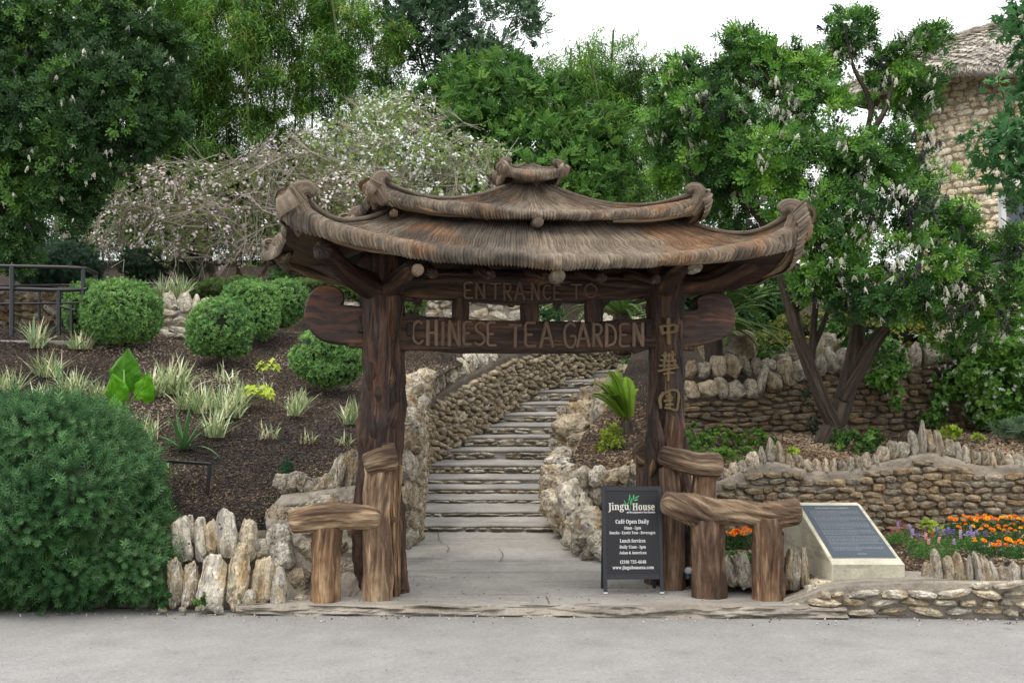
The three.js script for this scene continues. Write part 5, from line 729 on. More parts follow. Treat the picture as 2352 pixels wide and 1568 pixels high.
{ // hedge behind the right-hand tree, jasmine on the wall
  roundBush('yellow_hedge', 'clipped yellow-green hedge behind the right-hand tree trunk', [[1830, 755, 60, 36, 18], [1900, 755, 70, 40, 18], [1980, 758, 70, 40, 18], [2060, 762, 70, 40, 18], [2140, 765, 70, 40, 18], [1760, 790, 70, 30, 17.4], [2230, 760, 70, 40, 17.8], [1840, 800, 60, 26, 17.2]], { sd: 21, leaf: CL.small, pal: [[.10, .13, .02], [.17, .20, .03], [.26, .27, .05], [.32, .31, .06]], dens: 260, size: [.6, 1], inner: .8, cat2: 'hedge', gt: .4 });
  const vine = (label, blobs, sd, o = {}) => { seed(sd * 7); const t = thing('jasmine_vine', label, 'vine'); scatter(t, 'foliage', CL.small, M.gloss, blobSpots(blobs, { dens: 210, gf: 2.2, gt: .41, size: [.8, 1.4], inner: .5, up: .3, ...o }), [[.08, .20, .04], [.13, .29, .055], [.19, .38, .07], [.26, .45, .09]]); scatter(t, 'flower', CL.star, M.petal, blobSpots(blobs, { dens: 55, gf: 2, gt: .48, size: [1, 1.5], inner: .95, up: .2 }), [[.85, .86, .80]]); };
  vine('jasmine vine with white star flowers pouring over the wall at the right edge', [[2250, 800, 60, 50, 15.5], [2310, 790, 60, 60, 15.3], [2360, 840, 60, 90, 15.2], [2240, 860, 50, 50, 15.4], [2300, 890, 60, 60, 15.2], [2200, 880, 30, 40, 15.5], [2330, 960, 50, 40, 15.1], [2190, 830, 30, 30, 15.5], [2160, 930, 16, 40, 15.6], [2260, 940, 40, 40, 15.3], [2400, 900, 60, 100, 15.1], [2340, 720, 50, 50, 15.4]], 31);
  vine('small jasmine vine with white flowers spilling over the upper wall behind the tree', [[2020, 810, 56, 36, 15.75], [2050, 840, 36, 30, 15.6], [2030, 870, 30, 24, 15.5], [2060, 900, 18, 22, 15.5], [1975, 790, 40, 30, 15.9], [1900, 750, 30, 20, 16.2], [2110, 790, 30, 20, 15.9]], 32);
  vine('thin trails of jasmine on the brown wall left of the main vine', [[2140, 880, 10, 30, 15.5, 8], [2120, 960, 10, 16, 15.5, 8], [2060, 930, 12, 18, 15.5, 8], [2145, 960, 8, 24, 15.5, 8]], 33, { inner: .1, gt: .4 });
}
{ // ground cover and leafy plants in the tree bed
  seed(81); const g = thing('ground_cover', 'mat of small-leaved green ground cover right of the right gate post', 'ground cover'); g.userData.kind = 'stuff';
  scatter(g, 'leaves', CL.small, M.leaf, blobSpots([[1590, 1030, 40, 40, 13.9], [1650, 1025, 60, 40, 14], [1710, 1015, 50, 36, 14.1], [1620, 1055, 50, 26, 13.6], [1690, 1050, 60, 24, 13.6], [1760, 1020, 24, 20, 14], [1600, 995, 30, 20, 14.6], [1740, 1045, 30, 16, 13.6]], { dens: 170, gf: 2.5, gt: .42, size: [.6, 1.1], inner: .6 }), [[.05, .14, .02], [.08, .19, .025], [.13, .26, .03], [.20, .30, .04]]);
  const leafy = (name, label, blobs, o) => roundBush(name, label, blobs, { sd: o.sd, leaf: o.leaf ?? CL.broad, pal: o.pal, dens: o.dens ?? 110, inner: .3, size: o.size ?? [.5, .9], cat2: 'plant', gt: .35 });
  const lime = [[.30, .42, .04], [.38, .50, .06], [.26, .40, .05]];
  leafy('broadleaf_plant', 'dark green broad-leaved plant right of the tree trunk, above the wavy wall', [[1960, 1020, 50, 22, 13.9], [2000, 1010, 34, 24, 13.9], [1940, 1000, 24, 16, 14]], { sd: 41, pal: [[.06, .15, .03], [.09, .20, .04], [.15, .27, .05]] });
  leafy('lime_plant', 'lime-green leafy plant at the foot of the upper wall', [[2180, 995, 22, 14, 14.3]], { sd: 42, pal: lime, dens: 160 });
  leafy('lime_plant', 'lime-green sprig behind the wavy wall below the jasmine', [[2238, 1010, 20, 8, 13.8]], { sd: 43, pal: lime, dens: 160 });
  leafy('lime_plant', 'lime-green leaves peeping over the upright stones left of the tree', [[1795, 1034, 14, 8, 13.5], [1824, 1036, 12, 7, 13.5]], { sd: 44, pal: lime, dens: 200 });
  leafy('lime_plant', 'lime-green trailing plant at the back of the flower bed beside the plaque', [[2140, 1212, 22, 12, 12.2], [2165, 1205, 20, 10, 12.3]], { sd: 45, pal: lime, dens: 170 });
  leafy('yellow_coleus', 'yellow-green bushy plant beside the boulder edge, left of the right post', [[1405, 1000, 26, 26, 14.2], [1385, 1025, 16, 12, 14], [1420, 1020, 16, 18, 14.1]], { sd: 46, pal: [[.24, .32, .03], [.30, .38, .05], [.15, .24, .03]], dens: 190, leaf: CL.small, size: [.7, 1.1] });
  leafy('grey_green_plant', 'grass-like blue-green plant at the right edge under the jasmine', [[2320, 985, 36, 14, 14.2], [2360, 980, 30, 18, 14.2]], { sd: 47, leaf: CL.fine, pal: [[.14, .22, .12], [.18, .27, .15]], dens: 200, size: [1.4, 2.2] });
  leafy('olive_sapling', 'thin grey-leaved sapling against the wall left of the tree trunk', [[1870, 930, 18, 30, 15.2], [1850, 905, 14, 14, 15.2], [1865, 975, 14, 24, 15.2]], { sd: 48, leaf: CL.small, pal: [[.06, .09, .05], [.09, .12, .07]], dens: 120, size: [.6, 1] });
  leafy('weed', 'dark green weed growing from the foot of the upright stones', [[372, 1372, 14, 20, 9.55]], { sd: 49, leaf: CL.small, pal: [[.03, .10, .02], [.05, .14, .03]], dens: 300, size: [.5, .8] });
  leafy('weed', 'small weed between two upright pale stones at the road', [[462, 1382, 12, 10, 9.5]], { sd: 50, leaf: CL.small, pal: [[.05, .14, .02], [.08, .18, .03]], dens: 300, size: [.5, .8] });
  leafy('weed', 'slender green seedling above the crest of the cement wall', [[658, 1072, 14, 18, 11.4]], { sd: 51, leaf: CL.small, pal: [[.03, .11, .04], [.05, .14, .05]], dens: 260, size: [.5, .8] });
  leafy('weed', 'tuft of blue-green weed at the top of the steps', [[1450, 838, 24, 14, 21]], { sd: 52, leaf: CL.small, pal: [[.09, .2, .05], [.12, .25, .07]], dens: 160, size: [.8, 1.2] });
  const gr = leafy('shaded_plant', 'dark foliage seen through the beams beside the sago palm', [[1265, 715, 34, 24, 20.5], [1250, 730, 24, 14, 20.5]], { sd: 53, leaf: CL.small, pal: [[.05, .13, .04], [.08, .18, .05]], dens: 130, size: [.9, 1.3] });
}
roundBush('mixed_shrubbery', 'dark leafy shrubbery behind the sago palm, right of the roof corner', [[1600, 660, 60, 50, 20], [1690, 650, 60, 50, 20], [1760, 700, 50, 40, 19.5], [1700, 740, 60, 30, 19], [1560, 720, 50, 40, 20], [1800, 640, 50, 40, 21]], { sd: 61, leaf: CL.broad, pal: [[.03, .085, .02], [.05, .13, .028], [.08, .18, .035]], dens: 75, inner: .6, size: [.9, 1.4], cat2: 'shrub' });
roundBush('mixed_shrubbery', 'low green shrubs under the hedge, right of the sago palm', [[1780, 820, 40, 24, 16.9], [1840, 830, 40, 20, 16.8], [1920, 825, 50, 20, 16.8]], { sd: 62, leaf: CL.small, pal: [[.06, .14, .03], [.10, .20, .04]], dens: 160, inner: .6, size: [.8, 1.2], cat2: 'shrub' });
// ---- sago palms: many arching fronds, each with paired leaflets
function frondGeo(sd, L, arch, pairs = 42, wid = .16, cols = [[.05, .10, .02], [.07, .14, .03]]) {
  seed(sd); const c = new Leaves(); let p = V(0, 0, 0), d = V(0, 1, .55).normalize(); const path = [];
  for (let i = 0; i <= pairs; i++) { const t = i / pairs; path.push(p.clone()); const n = V(0, d.z, -d.y).normalize(); const w = wid * Math.sin(Math.PI * (.08 + .9 * t)) ** .6; if (t > .08) for (const s of [-1, 1]) c.leaf(p.clone(), V(s, .28, 0).addScaledVector(d, .75).normalize(), n.clone().add(V(s * .3, 0, 0)).normalize(), w * rr(.9, 1.1), .019, .2, .4, cols[(i + (s > 0)) % 2]); p = p.clone().addScaledVector(d, L / pairs); d.y -= arch / pairs * (.4 + 1.6 * t); d.normalize(); }
  const g = c.geo(), st = new THREE.TubeGeometry(new THREE.CatmullRomCurve3(path.filter((_, i) => i % 6 === 0)), 16, .009, 5), k = st.attributes.position.count; st.setAttribute('color', new THREE.Float32BufferAttribute([...Array(k)].flatMap(() => [.12, .15, .04]), 3));
  for (const q of [g, st]) for (const a of Object.keys(q.attributes)) if (!['position', 'normal', 'uv', 'color'].includes(a)) q.deleteAttribute(a);
  return mergeGeometries([g, st]);
}
M.frond = leafM({ vertexColors: true, roughness: .8, transmission: .3 });
function sago(label, px, py, D, n, L, { cols, tilt = [.15, 1.35], sd = 1, trunk = .35, face = null, tr = 1 } = {}) {
  const b = at(px, py, D), t = thing('sago_palm', label, 'sago palm', b), g = [frondGeo(sd, L, 1.1, 42, .17, cols), frondGeo(sd + 1, L * .9, 1.6, 40, .16, cols), frondGeo(sd + 2, L * 1.05, .7, 44, .17, cols)]; seed(sd * 19);
  mesh('trunk', log([V(0, -.3, 0), V(0, trunk * .3, 0), V(0, trunk, 0)], [.15 * tr, .17 * tr, .13 * tr], { nu: 24, nv: 24, knob: .2, ridge: .3, sd, k: 14 }), M.bark, t);
  for (let i = 0; i < n; i++) { const m = mesh('frond', pick(g), M.frond, t); m.position.set(rr(-.05, .05), trunk, rr(-.05, .05)); m.rotation.set(0, 0, 0); m.rotation.order = 'YXZ'; m.rotation.y = face ? rr(...face) : i / n * 6.283 * 2.4 + rr(-.2, .2); m.rotation.x = lerp(tilt[0], tilt[1], (i / n)) - .5; m.rotation.z = rr(-.15, .15); const s = rr(.85, 1.1); m.scale.set(s, s, s); }
  return t;
}
sago('large dark green sago palm behind the right gate post', 1640, 800, 15.9, 90, 1.3, { sd: 3, cols: [[.07, .18, .03], [.15, .30, .05]], trunk: .42, tilt: [.1, 1.75], tr: .7 });
sago('sago palm seen through the gap between the beams, left of the right post', 1430, 770, 18.0, 60, 1.4, { sd: 7, cols: [[.08, .20, .04], [.17, .31, .08]], trunk: .35, tilt: [.2, 1.5] });
sago('young bright lime-green sago palm beside the steps, left of the right post', 1440, 988, 15.0, 24, .74, { sd: 11, cols: [[.16, .30, .02], [.22, .38, .03]], trunk: .12, tilt: [.0, .75], face: [2.6, 5.6], tr: .55 });
// ---- striped lilygrass
const striped = (sd, n, L) => { seed(sd); const c = new Leaves(); for (let i = 0; i < n; i++) { const a = rr(0, 6.283), e = rr(.75, 1.5), d = V(Math.cos(a) * Math.cos(e), Math.sin(e), Math.sin(a) * Math.cos(e)), b = V(rr(-.13, .13), 0, rr(-.08, .08)); const cr = [rr(.68, .84), rr(.72, .84), rr(.44, .58)], gn = [rr(.10, .22), rr(.2, .32), rr(.06, .12)]; c.blade(b, d, V(0, 1, 0), L * rr(.55, 1.1), rr(.016, .026), rr(.2, 1.1), R() < .7 ? [cr, gn] : [cr, cr]); } return c.geo(); };
const dry = (sd, n) => { seed(sd); const c = new Leaves(); for (let i = 0; i < n; i++) { const a = rr(0, 6.283), d = V(Math.cos(a), rr(.3, 1.4), Math.sin(a)).normalize(), k = [rr(.2, .36), rr(.1, .2), rr(.06, .12)]; c.blade(V(rr(-.06, .06), 0, rr(-.05, .05)), d, V(0, 1, 0), rr(.06, .16), .008, .8, [k, k], 3); } return c.geo(); };
M.blade = leafM({ vertexColors: true, transmission: .25, roughness: .8 });
const LG = [striped(1, 62, .46), striped(2, 46, .40), striped(3, 84, .52), striped(4, 18, .28)], DG = [dry(5, 22), dry(6, 26)];
[[85, 800, 15.2, 2, 1.05, 'under the handrail post at the far left'], [185, 802, 15.3, 1, 1, 'where the walkway kerb meets the widest bush'], [245, 790, 15.5, 1, .9, 'at the left foot of the widest clipped bush'], [110, 868, 14.3, 0, 1.05, 'below the walkway, left of the elephant ear'], [18, 905, 13.8, 0, 1, 'cut by the left edge above the rosemary bush'], [165, 912, 13.6, 2, .95, 'just above the rosemary bush, left of the elephant ear'], [95, 925, 13.4, 1, .9, 'rising behind the rosemary bush near the left edge'], [225, 915, 13.6, 0, .7, 'immediately left of the elephant ear'],
  [400, 905, 13.9, 2, 1.25, 'tallest, right of the elephant ear'], [355, 912, 13.8, 2, 1, 'touching the elephant ear on its right'], [515, 878, 14.3, 3, 1.2, 'small green one below the bush on a bare stem'], [545, 935, 13.5, 0, 1, 'behind the lime-green plant in the middle of the slope'], [470, 950, 13.2, 2, 1, 'left one of the dense patch above the yucca'], [525, 960, 13.1, 2, 1, 'right one of the dense patch above the yucca'], [490, 1005, 12.5, 2, .95, 'lowest of the dense patch, right beside the yucca'], [430, 940, 13.3, 0, .9, 'behind the tips of the yucca'], [675, 955, 13.3, 0, .75, 'standing alone right of the lime-green plant'], [690, 935, 13.6, 0, .7, 'behind the lone one right of the lime-green plant'], [810, 975, 13.2, 0, .95, 'half hidden behind the left gate post'], [795, 1030, 12.3, 3, .9, 'small one just above the cement wall crest by the left post'], [622, 1010, 12.4, 3, 1, 'withered stub in the middle of the open mulch'], [712, 1020, 12.3, 3, .8, 'withered red-brown stub right of the other'], [600, 900, 14, 3, .9, 'few blades between the two lime-green plants'], [335, 1010, 12.3, 0, .9, 'behind the right shoulder of the rosemary bush'], [372, 1085, 11.5, 3, .7, 'last few blades right of the rosemary bush above the small rail'], [410, 690, 17.4, 2, 1.1, 'straw-coloured one on top of the pale terrace wall'], [380, 688, 17.5, 2, 1, 'straw-coloured one between the terrace wall and the widest bush']]
  .forEach(([px, py, D, k, s, where], i) => { seed(300 + i); const t = thing('striped_lilygrass', 'clump of cream-striped lilygrass ' + where, 'grass clump', at(px, py, D), rr(0, 6.2)); mesh('blades', LG[k], M.blade, t).scale.set(1.12, .95, 1.12); const d = mesh('dry_base', DG[i % 2], M.blade, t); d.scale.setScalar(k === 3 ? 1.5 : 1); t.scale.setScalar(s); });
// ---- yucca, elephant ear, sweet-potato plants
{
  const y = thing('yucca_plant', 'dark green yucca with strap leaves, right of the rosemary bush', 'yucca', at(420, 1035, 12.0)); seed(91);
  for (let i = 0; i < 17; i++) { const a = i * 2.39, e = lerp(1.45, .25, i / 17), d = V(Math.cos(a) * Math.cos(e), Math.sin(e), Math.sin(a) * Math.cos(e)), g = new Leaves(), k = rr(.8, 1.2), c1 = [.05 * k, .13 * k, .04 * k], c2 = [.08 * k, .19 * k, .06 * k]; g.blade(V(0, 0, 0), d, V(0, 1, 0), rr(.5, .68), .055, lerp(.1, .9, i / 17), [c1, c2], 8); mesh('leaf', g.geo(), M.blade, y); }
  const el = thing('elephant_ear', 'elephant ear plant with three big bright green leaves above the rosemary bush', 'plant', at(292, 940, 12.7)); const base = at(292, 940, 12.7);
  T.earC = tex(256, (u, v) => { const x = Math.abs(u - .5) * 2, rib = Math.abs(((v + x * .35) * 7) % 1 - .5) * 2, n = pf(u, v, 6, 6, 4, 77); const ve = Math.max(1 - sst(0, .12, rib), 1 - sst(.015, .04, x)); return mixc([.30 + n * .14, .56 + n * .16, .10], [.62, .78, .30], ve * .7); }); M.earLeaf = leafM({ map: T.earC, color: lin(.62, .72, .5), roughness: .6, transmission: .45, bumpScale: .012, bumpMap: T.earB = tex(256, (u, v) => { const x = Math.abs(u - .5) * 2, rib = Math.abs(((v + x * .35) * 7) % 1 - .5) * 2; return Math.min(1, sst(0, .25, rib) * .8 + .2 * sst(.02, .06, x)); }, false) });
  M.earLeaf2 = leafM({ map: T.earC, color: lin(.92, .95, .55), roughness: .6, transmission: .45 });
  for (const [px, py, h, w, dz2, roll] of [[284, 848, 100, 76, .08, -.12], [264, 890, 64, 52, -.14, .22], [330, 888, 66, 50, -.12, -.26], [262, 925, 36, 34, -.2, .3]]) {
    const k = 12.7 / F, H = h * k, W = w * k, c = at(px, py, 12.7 - dz2 * -1).sub(base), out = (t) => Math.sin(Math.PI * Math.min(1, t ** .62)) ** .75;
    const g = grid(24, 30, (u, v) => { const x = (u - .5) * 2, wv = v < .86 ? Math.sin(Math.PI * .5 * Math.min(1, (1 - v / 1.0) ** .0 * (v / .62))) : 1, half = W / 2 * (1 + .05 * Math.sin(v * 23 + px)) * (v < .62 ? Math.sin(v / .62 * Math.PI / 2) : Math.sqrt(Math.max(0, 1 - ((v - .62) / .40) ** 2.4))); const notch = v > .8 ? (v - .8) * .5 * (1 - Math.abs(x)) : 0; const yy = -H / 2 + H * v - notch * H; return V(x * half, yy, -.16 * x * x * W + .10 * Math.sin(v * 13 + (x > 0 ? 1 : 0)) * Math.abs(x) ** 2 * W * .5 + .06 * Math.cos(v * 3) + .02 * sgn(x * 3, v * 5, px, 2)); }, { uv: (u, v) => [u, v] });
    g.rotateZ(Math.PI + roll); const m = mesh('leaf', g, h > 90 ? M.earLeaf : M.earLeaf2, el); m.position.copy(c); if (h < 50) m.rotation.x = -1; else m.rotation.x = -.25;
    const st = new THREE.CatmullRomCurve3([V(0, -.05, 0), V(c.x * .3, c.y * .45, .04), V(c.x, c.y - H * .05 + .02, c.z + .0)]); mesh('stalk', new THREE.TubeGeometry(st, 12, .012, 7), std({ color: lin(.12, .25, .04), roughness: .5 }), el);
  }
  const limeLeaf = [leafM({ color: lin(.42, .55, .05) }), leafM({ color: lin(.36, .50, .04) }), leafM({ color: lin(.50, .58, .07) })];
  const sweet = (label, px, py, D, n, s) => { seed(px); const t = thing('sweet_potato_plant', label, 'plant', at(px, py, D)); for (let i = 0; i < n; i++) { const a = i * 2.39, r = .04 + .11 * Math.sqrt(i / n), g = new Leaves(), d = V(Math.cos(a) * .6, rr(-.9, .1), Math.sin(a) * .6 + .25).normalize(), nn = V(Math.cos(a) * .5, .6, Math.sin(a) * .5 + .4).addScaledVector(rdir(), .3); nn.addScaledVector(d, -nn.dot(d)).normalize(); g.leaf(V(0, 0, 0), d, nn, rr(.08, .11), rr(.07, .09), .15, .35); const m = mesh('leaf', g.geo(), pick(limeLeaf), t); m.position.set(Math.cos(a) * r, .07 + .13 * (1 - i / n) + rr(0, .04), Math.sin(a) * r); } t.scale.setScalar(s); };
  sweet('upper lime-green sweet potato plant, right of the bush on a bare stem', 614, 860, 14.7, 30, .95); sweet('lower lime-green sweet potato plant in the middle of the slope', 594, 925, 13.5, 40, 1.1);
}
// ---- flowers
{
  const head = (sd, r, n) => { seed(sd); const c = new Leaves(); for (let k = 0; k < 3; k++) for (let i = 0; i < n; i++) { const a = i / n * 6.283 + k * .3, e = .15 + k * .42, d = V(Math.cos(a) * Math.cos(e), Math.sin(e), Math.sin(a) * Math.cos(e)); c.leaf(V(0, .004 * k, 0), d, V(0, 1, 0).addScaledVector(d, -d.y + .2).normalize(), r * (1 - k * .22), r * .55, -.1, .6); } return c.geo(); };
  const HD = [head(1, .030, 11), head(2, .025, 10), head(3, .033, 12)], HM = [[.92, .22, .004], [.92, .29, .005], [.96, .50, .01], [.80, .13, .005]].map((c) => leafM({ color: lin(...c), roughness: .9, transmission: .2 }));
  const bush = (() => { seed(5); const c = new Leaves(); for (let i = 0; i < 120; i++) { const d = rdir(); d.y = Math.abs(d.y); const p = d.clone().multiplyScalar(rr(.05, .13)); p.y *= 1.1; for (let k = 0; k < 3; k++) c.leaf(p, rdir().add(V(0, .4, 0)).normalize(), rdir(), rr(.03, .05), .010, .1, .5); } return c.geo(); })();
  const leafG = [leafM({ color: lin(.045, .13, .03) }), leafM({ color: lin(.06, .17, .035) }), leafM({ color: lin(.10, .24, .05) })];
  const marigold = (label, px, py, D, n, sd, mats) => { seed(sd * 83); const t = thing('marigold_plant', label, 'marigold', at(px, py, D)); mesh('foliage', bush, leafG[sd % 2], t); for (let i = 0; i < n; i++) { const a = i * 2.39, r = .13 * Math.sqrt((i + .3) / n), m = mesh('flower', pick(HD), pick(mats), t); m.position.set(Math.cos(a) * r, .15 + rr(-.03, .03), Math.sin(a) * r); m.rotation.set(rr(.0, .7), 0, rr(-.4, .4)); } t.scale.setScalar(rr(.95, 1.2)); };
  const O = [HM[0], HM[1], HM[1], HM[0], HM[2]], Y = [HM[2], HM[2], HM[1]];
  const row = (list) => list.forEach(([px, py, D, n, where, m], i) => marigold((m === 'y' ? 'yellow marigold ' : 'orange marigold ') + where, px, py, D, n, Math.round(px * 3 + py), m === 'y' ? Y : O));
  row([[2192, 1222, 12.2, 4, 'at the left end of the back row in the roadside bed'], [2222, 1222, 12.1, 6, 'second in the back row of the roadside bed'], [2252, 1220, 12.1, 7, 'third in the back row of the roadside bed'], [2284, 1222, 12.1, 7, 'fourth in the back row of the roadside bed'], [2316, 1218, 12.1, 7, 'fifth in the back row of the roadside bed'], [2346, 1222, 12, 7, 'at the back of the bed by the right edge'], [2212, 1242, 11.5, 3, 'behind the purple flowers, left of the others in its row'], [2262, 1244, 11.5, 5, 'in the middle row of the bed'], [2302, 1245, 11.4, 5, 'in the middle row, next to the right edge plants', 'y'], [2340, 1250, 11.3, 6, 'in the middle row cut by the right edge'], [2250, 1272, 10.9, 3, 'alone behind the upright stones', 'y'], [2290, 1278, 10.7, 5, 'in front, behind the curved row of upright stones'], [2325, 1280, 10.6, 5, 'in front of the bed near the right edge'], [2352, 1285, 10.5, 6, 'largest, in front and cut by the right edge'],
    [1578, 1250, 12.0, 9, 'between the right gate post and the first log stump'], [1600, 1246, 12.1, 6, 'half hidden by the first log stump', 'y'], [1672, 1258, 12, 3, 'left one seen under the log rail', 'y'], [1690, 1256, 12, 7, 'middle one seen under the log rail'], [1716, 1256, 12, 6, 'right one seen under the log rail']]);
  seed(77); const gcv = thing('bedding_greens', 'low fresh green bedding leaves under the log rail', 'ground cover'); gcv.userData.kind = 'stuff'; scatter(gcv, 'leaves', CL.small, M.leaf, blobSpots([[1690, 1285, 46, 16, 11.2], [1585, 1285, 26, 14, 11.4], [1725, 1290, 26, 16, 11], [1770, 1280, 30, 16, 11]], { dens: 260, size: [.6, .9], gt: .3 }), [[.08, .22, .04], [.12, .28, .06]]);
  const spike = () => { const a = []; for (let i = 0; i < 9; i++) { const g = new THREE.IcosahedronGeometry(.009, 0); g.translate(.009 * Math.cos(i * 2.4), i * .007, .009 * Math.sin(i * 2.4)); a.push(g); } return merge(a); };
  const SP = spike(), PM = { purple: std({ color: lin(.12, .09, .32) }), lilac: std({ color: lin(.33, .24, .5) }), red: std({ color: lin(.42, .08, .08) }), pink: std({ color: lin(.7, .35, .33) }) };
  [[2105, 1262, 11.3, 'purple', 'purple and lilac, leftmost of the group beside the plaque', ['purple', 'lilac']], [2135, 1268, 11.1, 'red', 'red and pink, in front of the leftmost purple ones', ['red', 'pink']], [2160, 1250, 11.5, 'purple', 'deep purple, behind the red ones', ['purple', 'purple', 'lilac']], [2185, 1260, 11.2, 'purple', 'mixed purple and pink, in the middle of the bed', ['purple', 'pink']], [2215, 1262, 11.1, 'lilac', 'pale lilac, right of the mixed ones', ['lilac', 'lilac', 'pink']], [2240, 1255, 11.3, 'purple', 'purple, between the lilac ones and the marigolds', ['purple', 'lilac']], [2058, 1248, 11.8, 'red', 'red, alone close to the plaque edge', ['red']], [2072, 1240, 12.0, 'lilac', 'lilac and red, just behind the lone red one', ['lilac', 'red']], [2120, 1282, 10.8, 'pink', 'pale green with few pink spikes, in front of the group', ['pink']], [2180, 1282, 10.8, 'pink', 'leafy, one pink spike, nearest the upright stones', ['pink', 'lilac']]]
    .forEach(([px, py, D, c, where, cols], i) => { seed(px); const t = thing('spike_flower_plant', 'flower spike plant, ' + where, 'flower', at(px, py, D)); mesh('foliage', bush, leafG[2], t); const n = i === 6 ? 3 : i > 7 ? 1 : 4; for (let k = 0; k < n; k++) { const a = k * 2.39, r = .12 * Math.sqrt((k + .3) / n), m = mesh('flower_spike', SP, PM[pick(cols)], t); m.position.set(Math.cos(a) * r, .13 + rr(-.02, .04), Math.sin(a) * r); m.rotation.set(rr(-.3, .3), 0, rr(-.3, .3)); } });
}
// ---- mulch chips and litter lying on the beds
{
  const chips = (name, label, geo, count, pal, sd, s0, parentGeo) => {
    seed(sd); const pos = parentGeo.attributes.position, idx = parentGeo.index, im = new THREE.InstancedMesh(geo, std({ roughness: 1 }), count), c = new THREE.Color();
    for (let i = 0; i < count; i++) { const t = Math.floor(R() * idx.count / 3) * 3, a = R(), b = R() * (1 - a), P = [0, 1, 2].map((k) => V().fromBufferAttribute(pos, idx.getX(t + k))), p = P[0].multiplyScalar(1 - a - b).addScaledVector(P[1], a).addScaledVector(P[2], b); p.y += .008; q4.setFromEuler(new THREE.Euler(rr(-.5, .5), rr(0, 6.28), rr(-.5, .5))); const s = rr(...s0); m4.compose(p, q4, V(s * rr(1, 2.4), s * .35, s * rr(.4, .8))); im.setMatrixAt(i, m4); const n = fbm(p.x * .9, p.z * .9, 5, 3), k = pal[Math.min(pal.length - 1, Math.floor(clamp(n * 1.5 - .25 + rr(-.3, .3), 0, .999) * pal.length))], f = rr(.7, 1.3); im.setColorAt(i, c.setRGB(k[0] * f, k[1] * f, k[2] * f)); }
    im.name = nm(name); tag(im, label, 'mulch', null, 'stuff'); scene.add(im);
  };
  const chip = new THREE.BoxGeometry(1, 1, 1), MU = [[.014, .013, .013], [.022, .020, .018], [.045, .037, .03], [.10, .075, .052], [.20, .145, .095], [.32, .24, .165], [.56, .48, .38]];
  chips('mulch_chips', 'black and tan bark chips covering the left slope', chip, 120000, MU, 1, [.005, .019], hillG); chips('mulch_chips', 'bark chips and dead leaves on the bed around the tree', chip, 16000, [[.05, .035, .025], [.12, .08, .05], [.2, .14, .08], [.32, .22, .14], [.4, .3, .2]], 2, [.012, .034], treeBedG); chips('mulch_chips', 'brown leaf crumbs on the roadside flower bed', chip, 9000, [[.08, .05, .03], [.16, .10, .06], [.28, .19, .12], [.45, .34, .24]], 3, [.010, .026], flowerBedG);
}

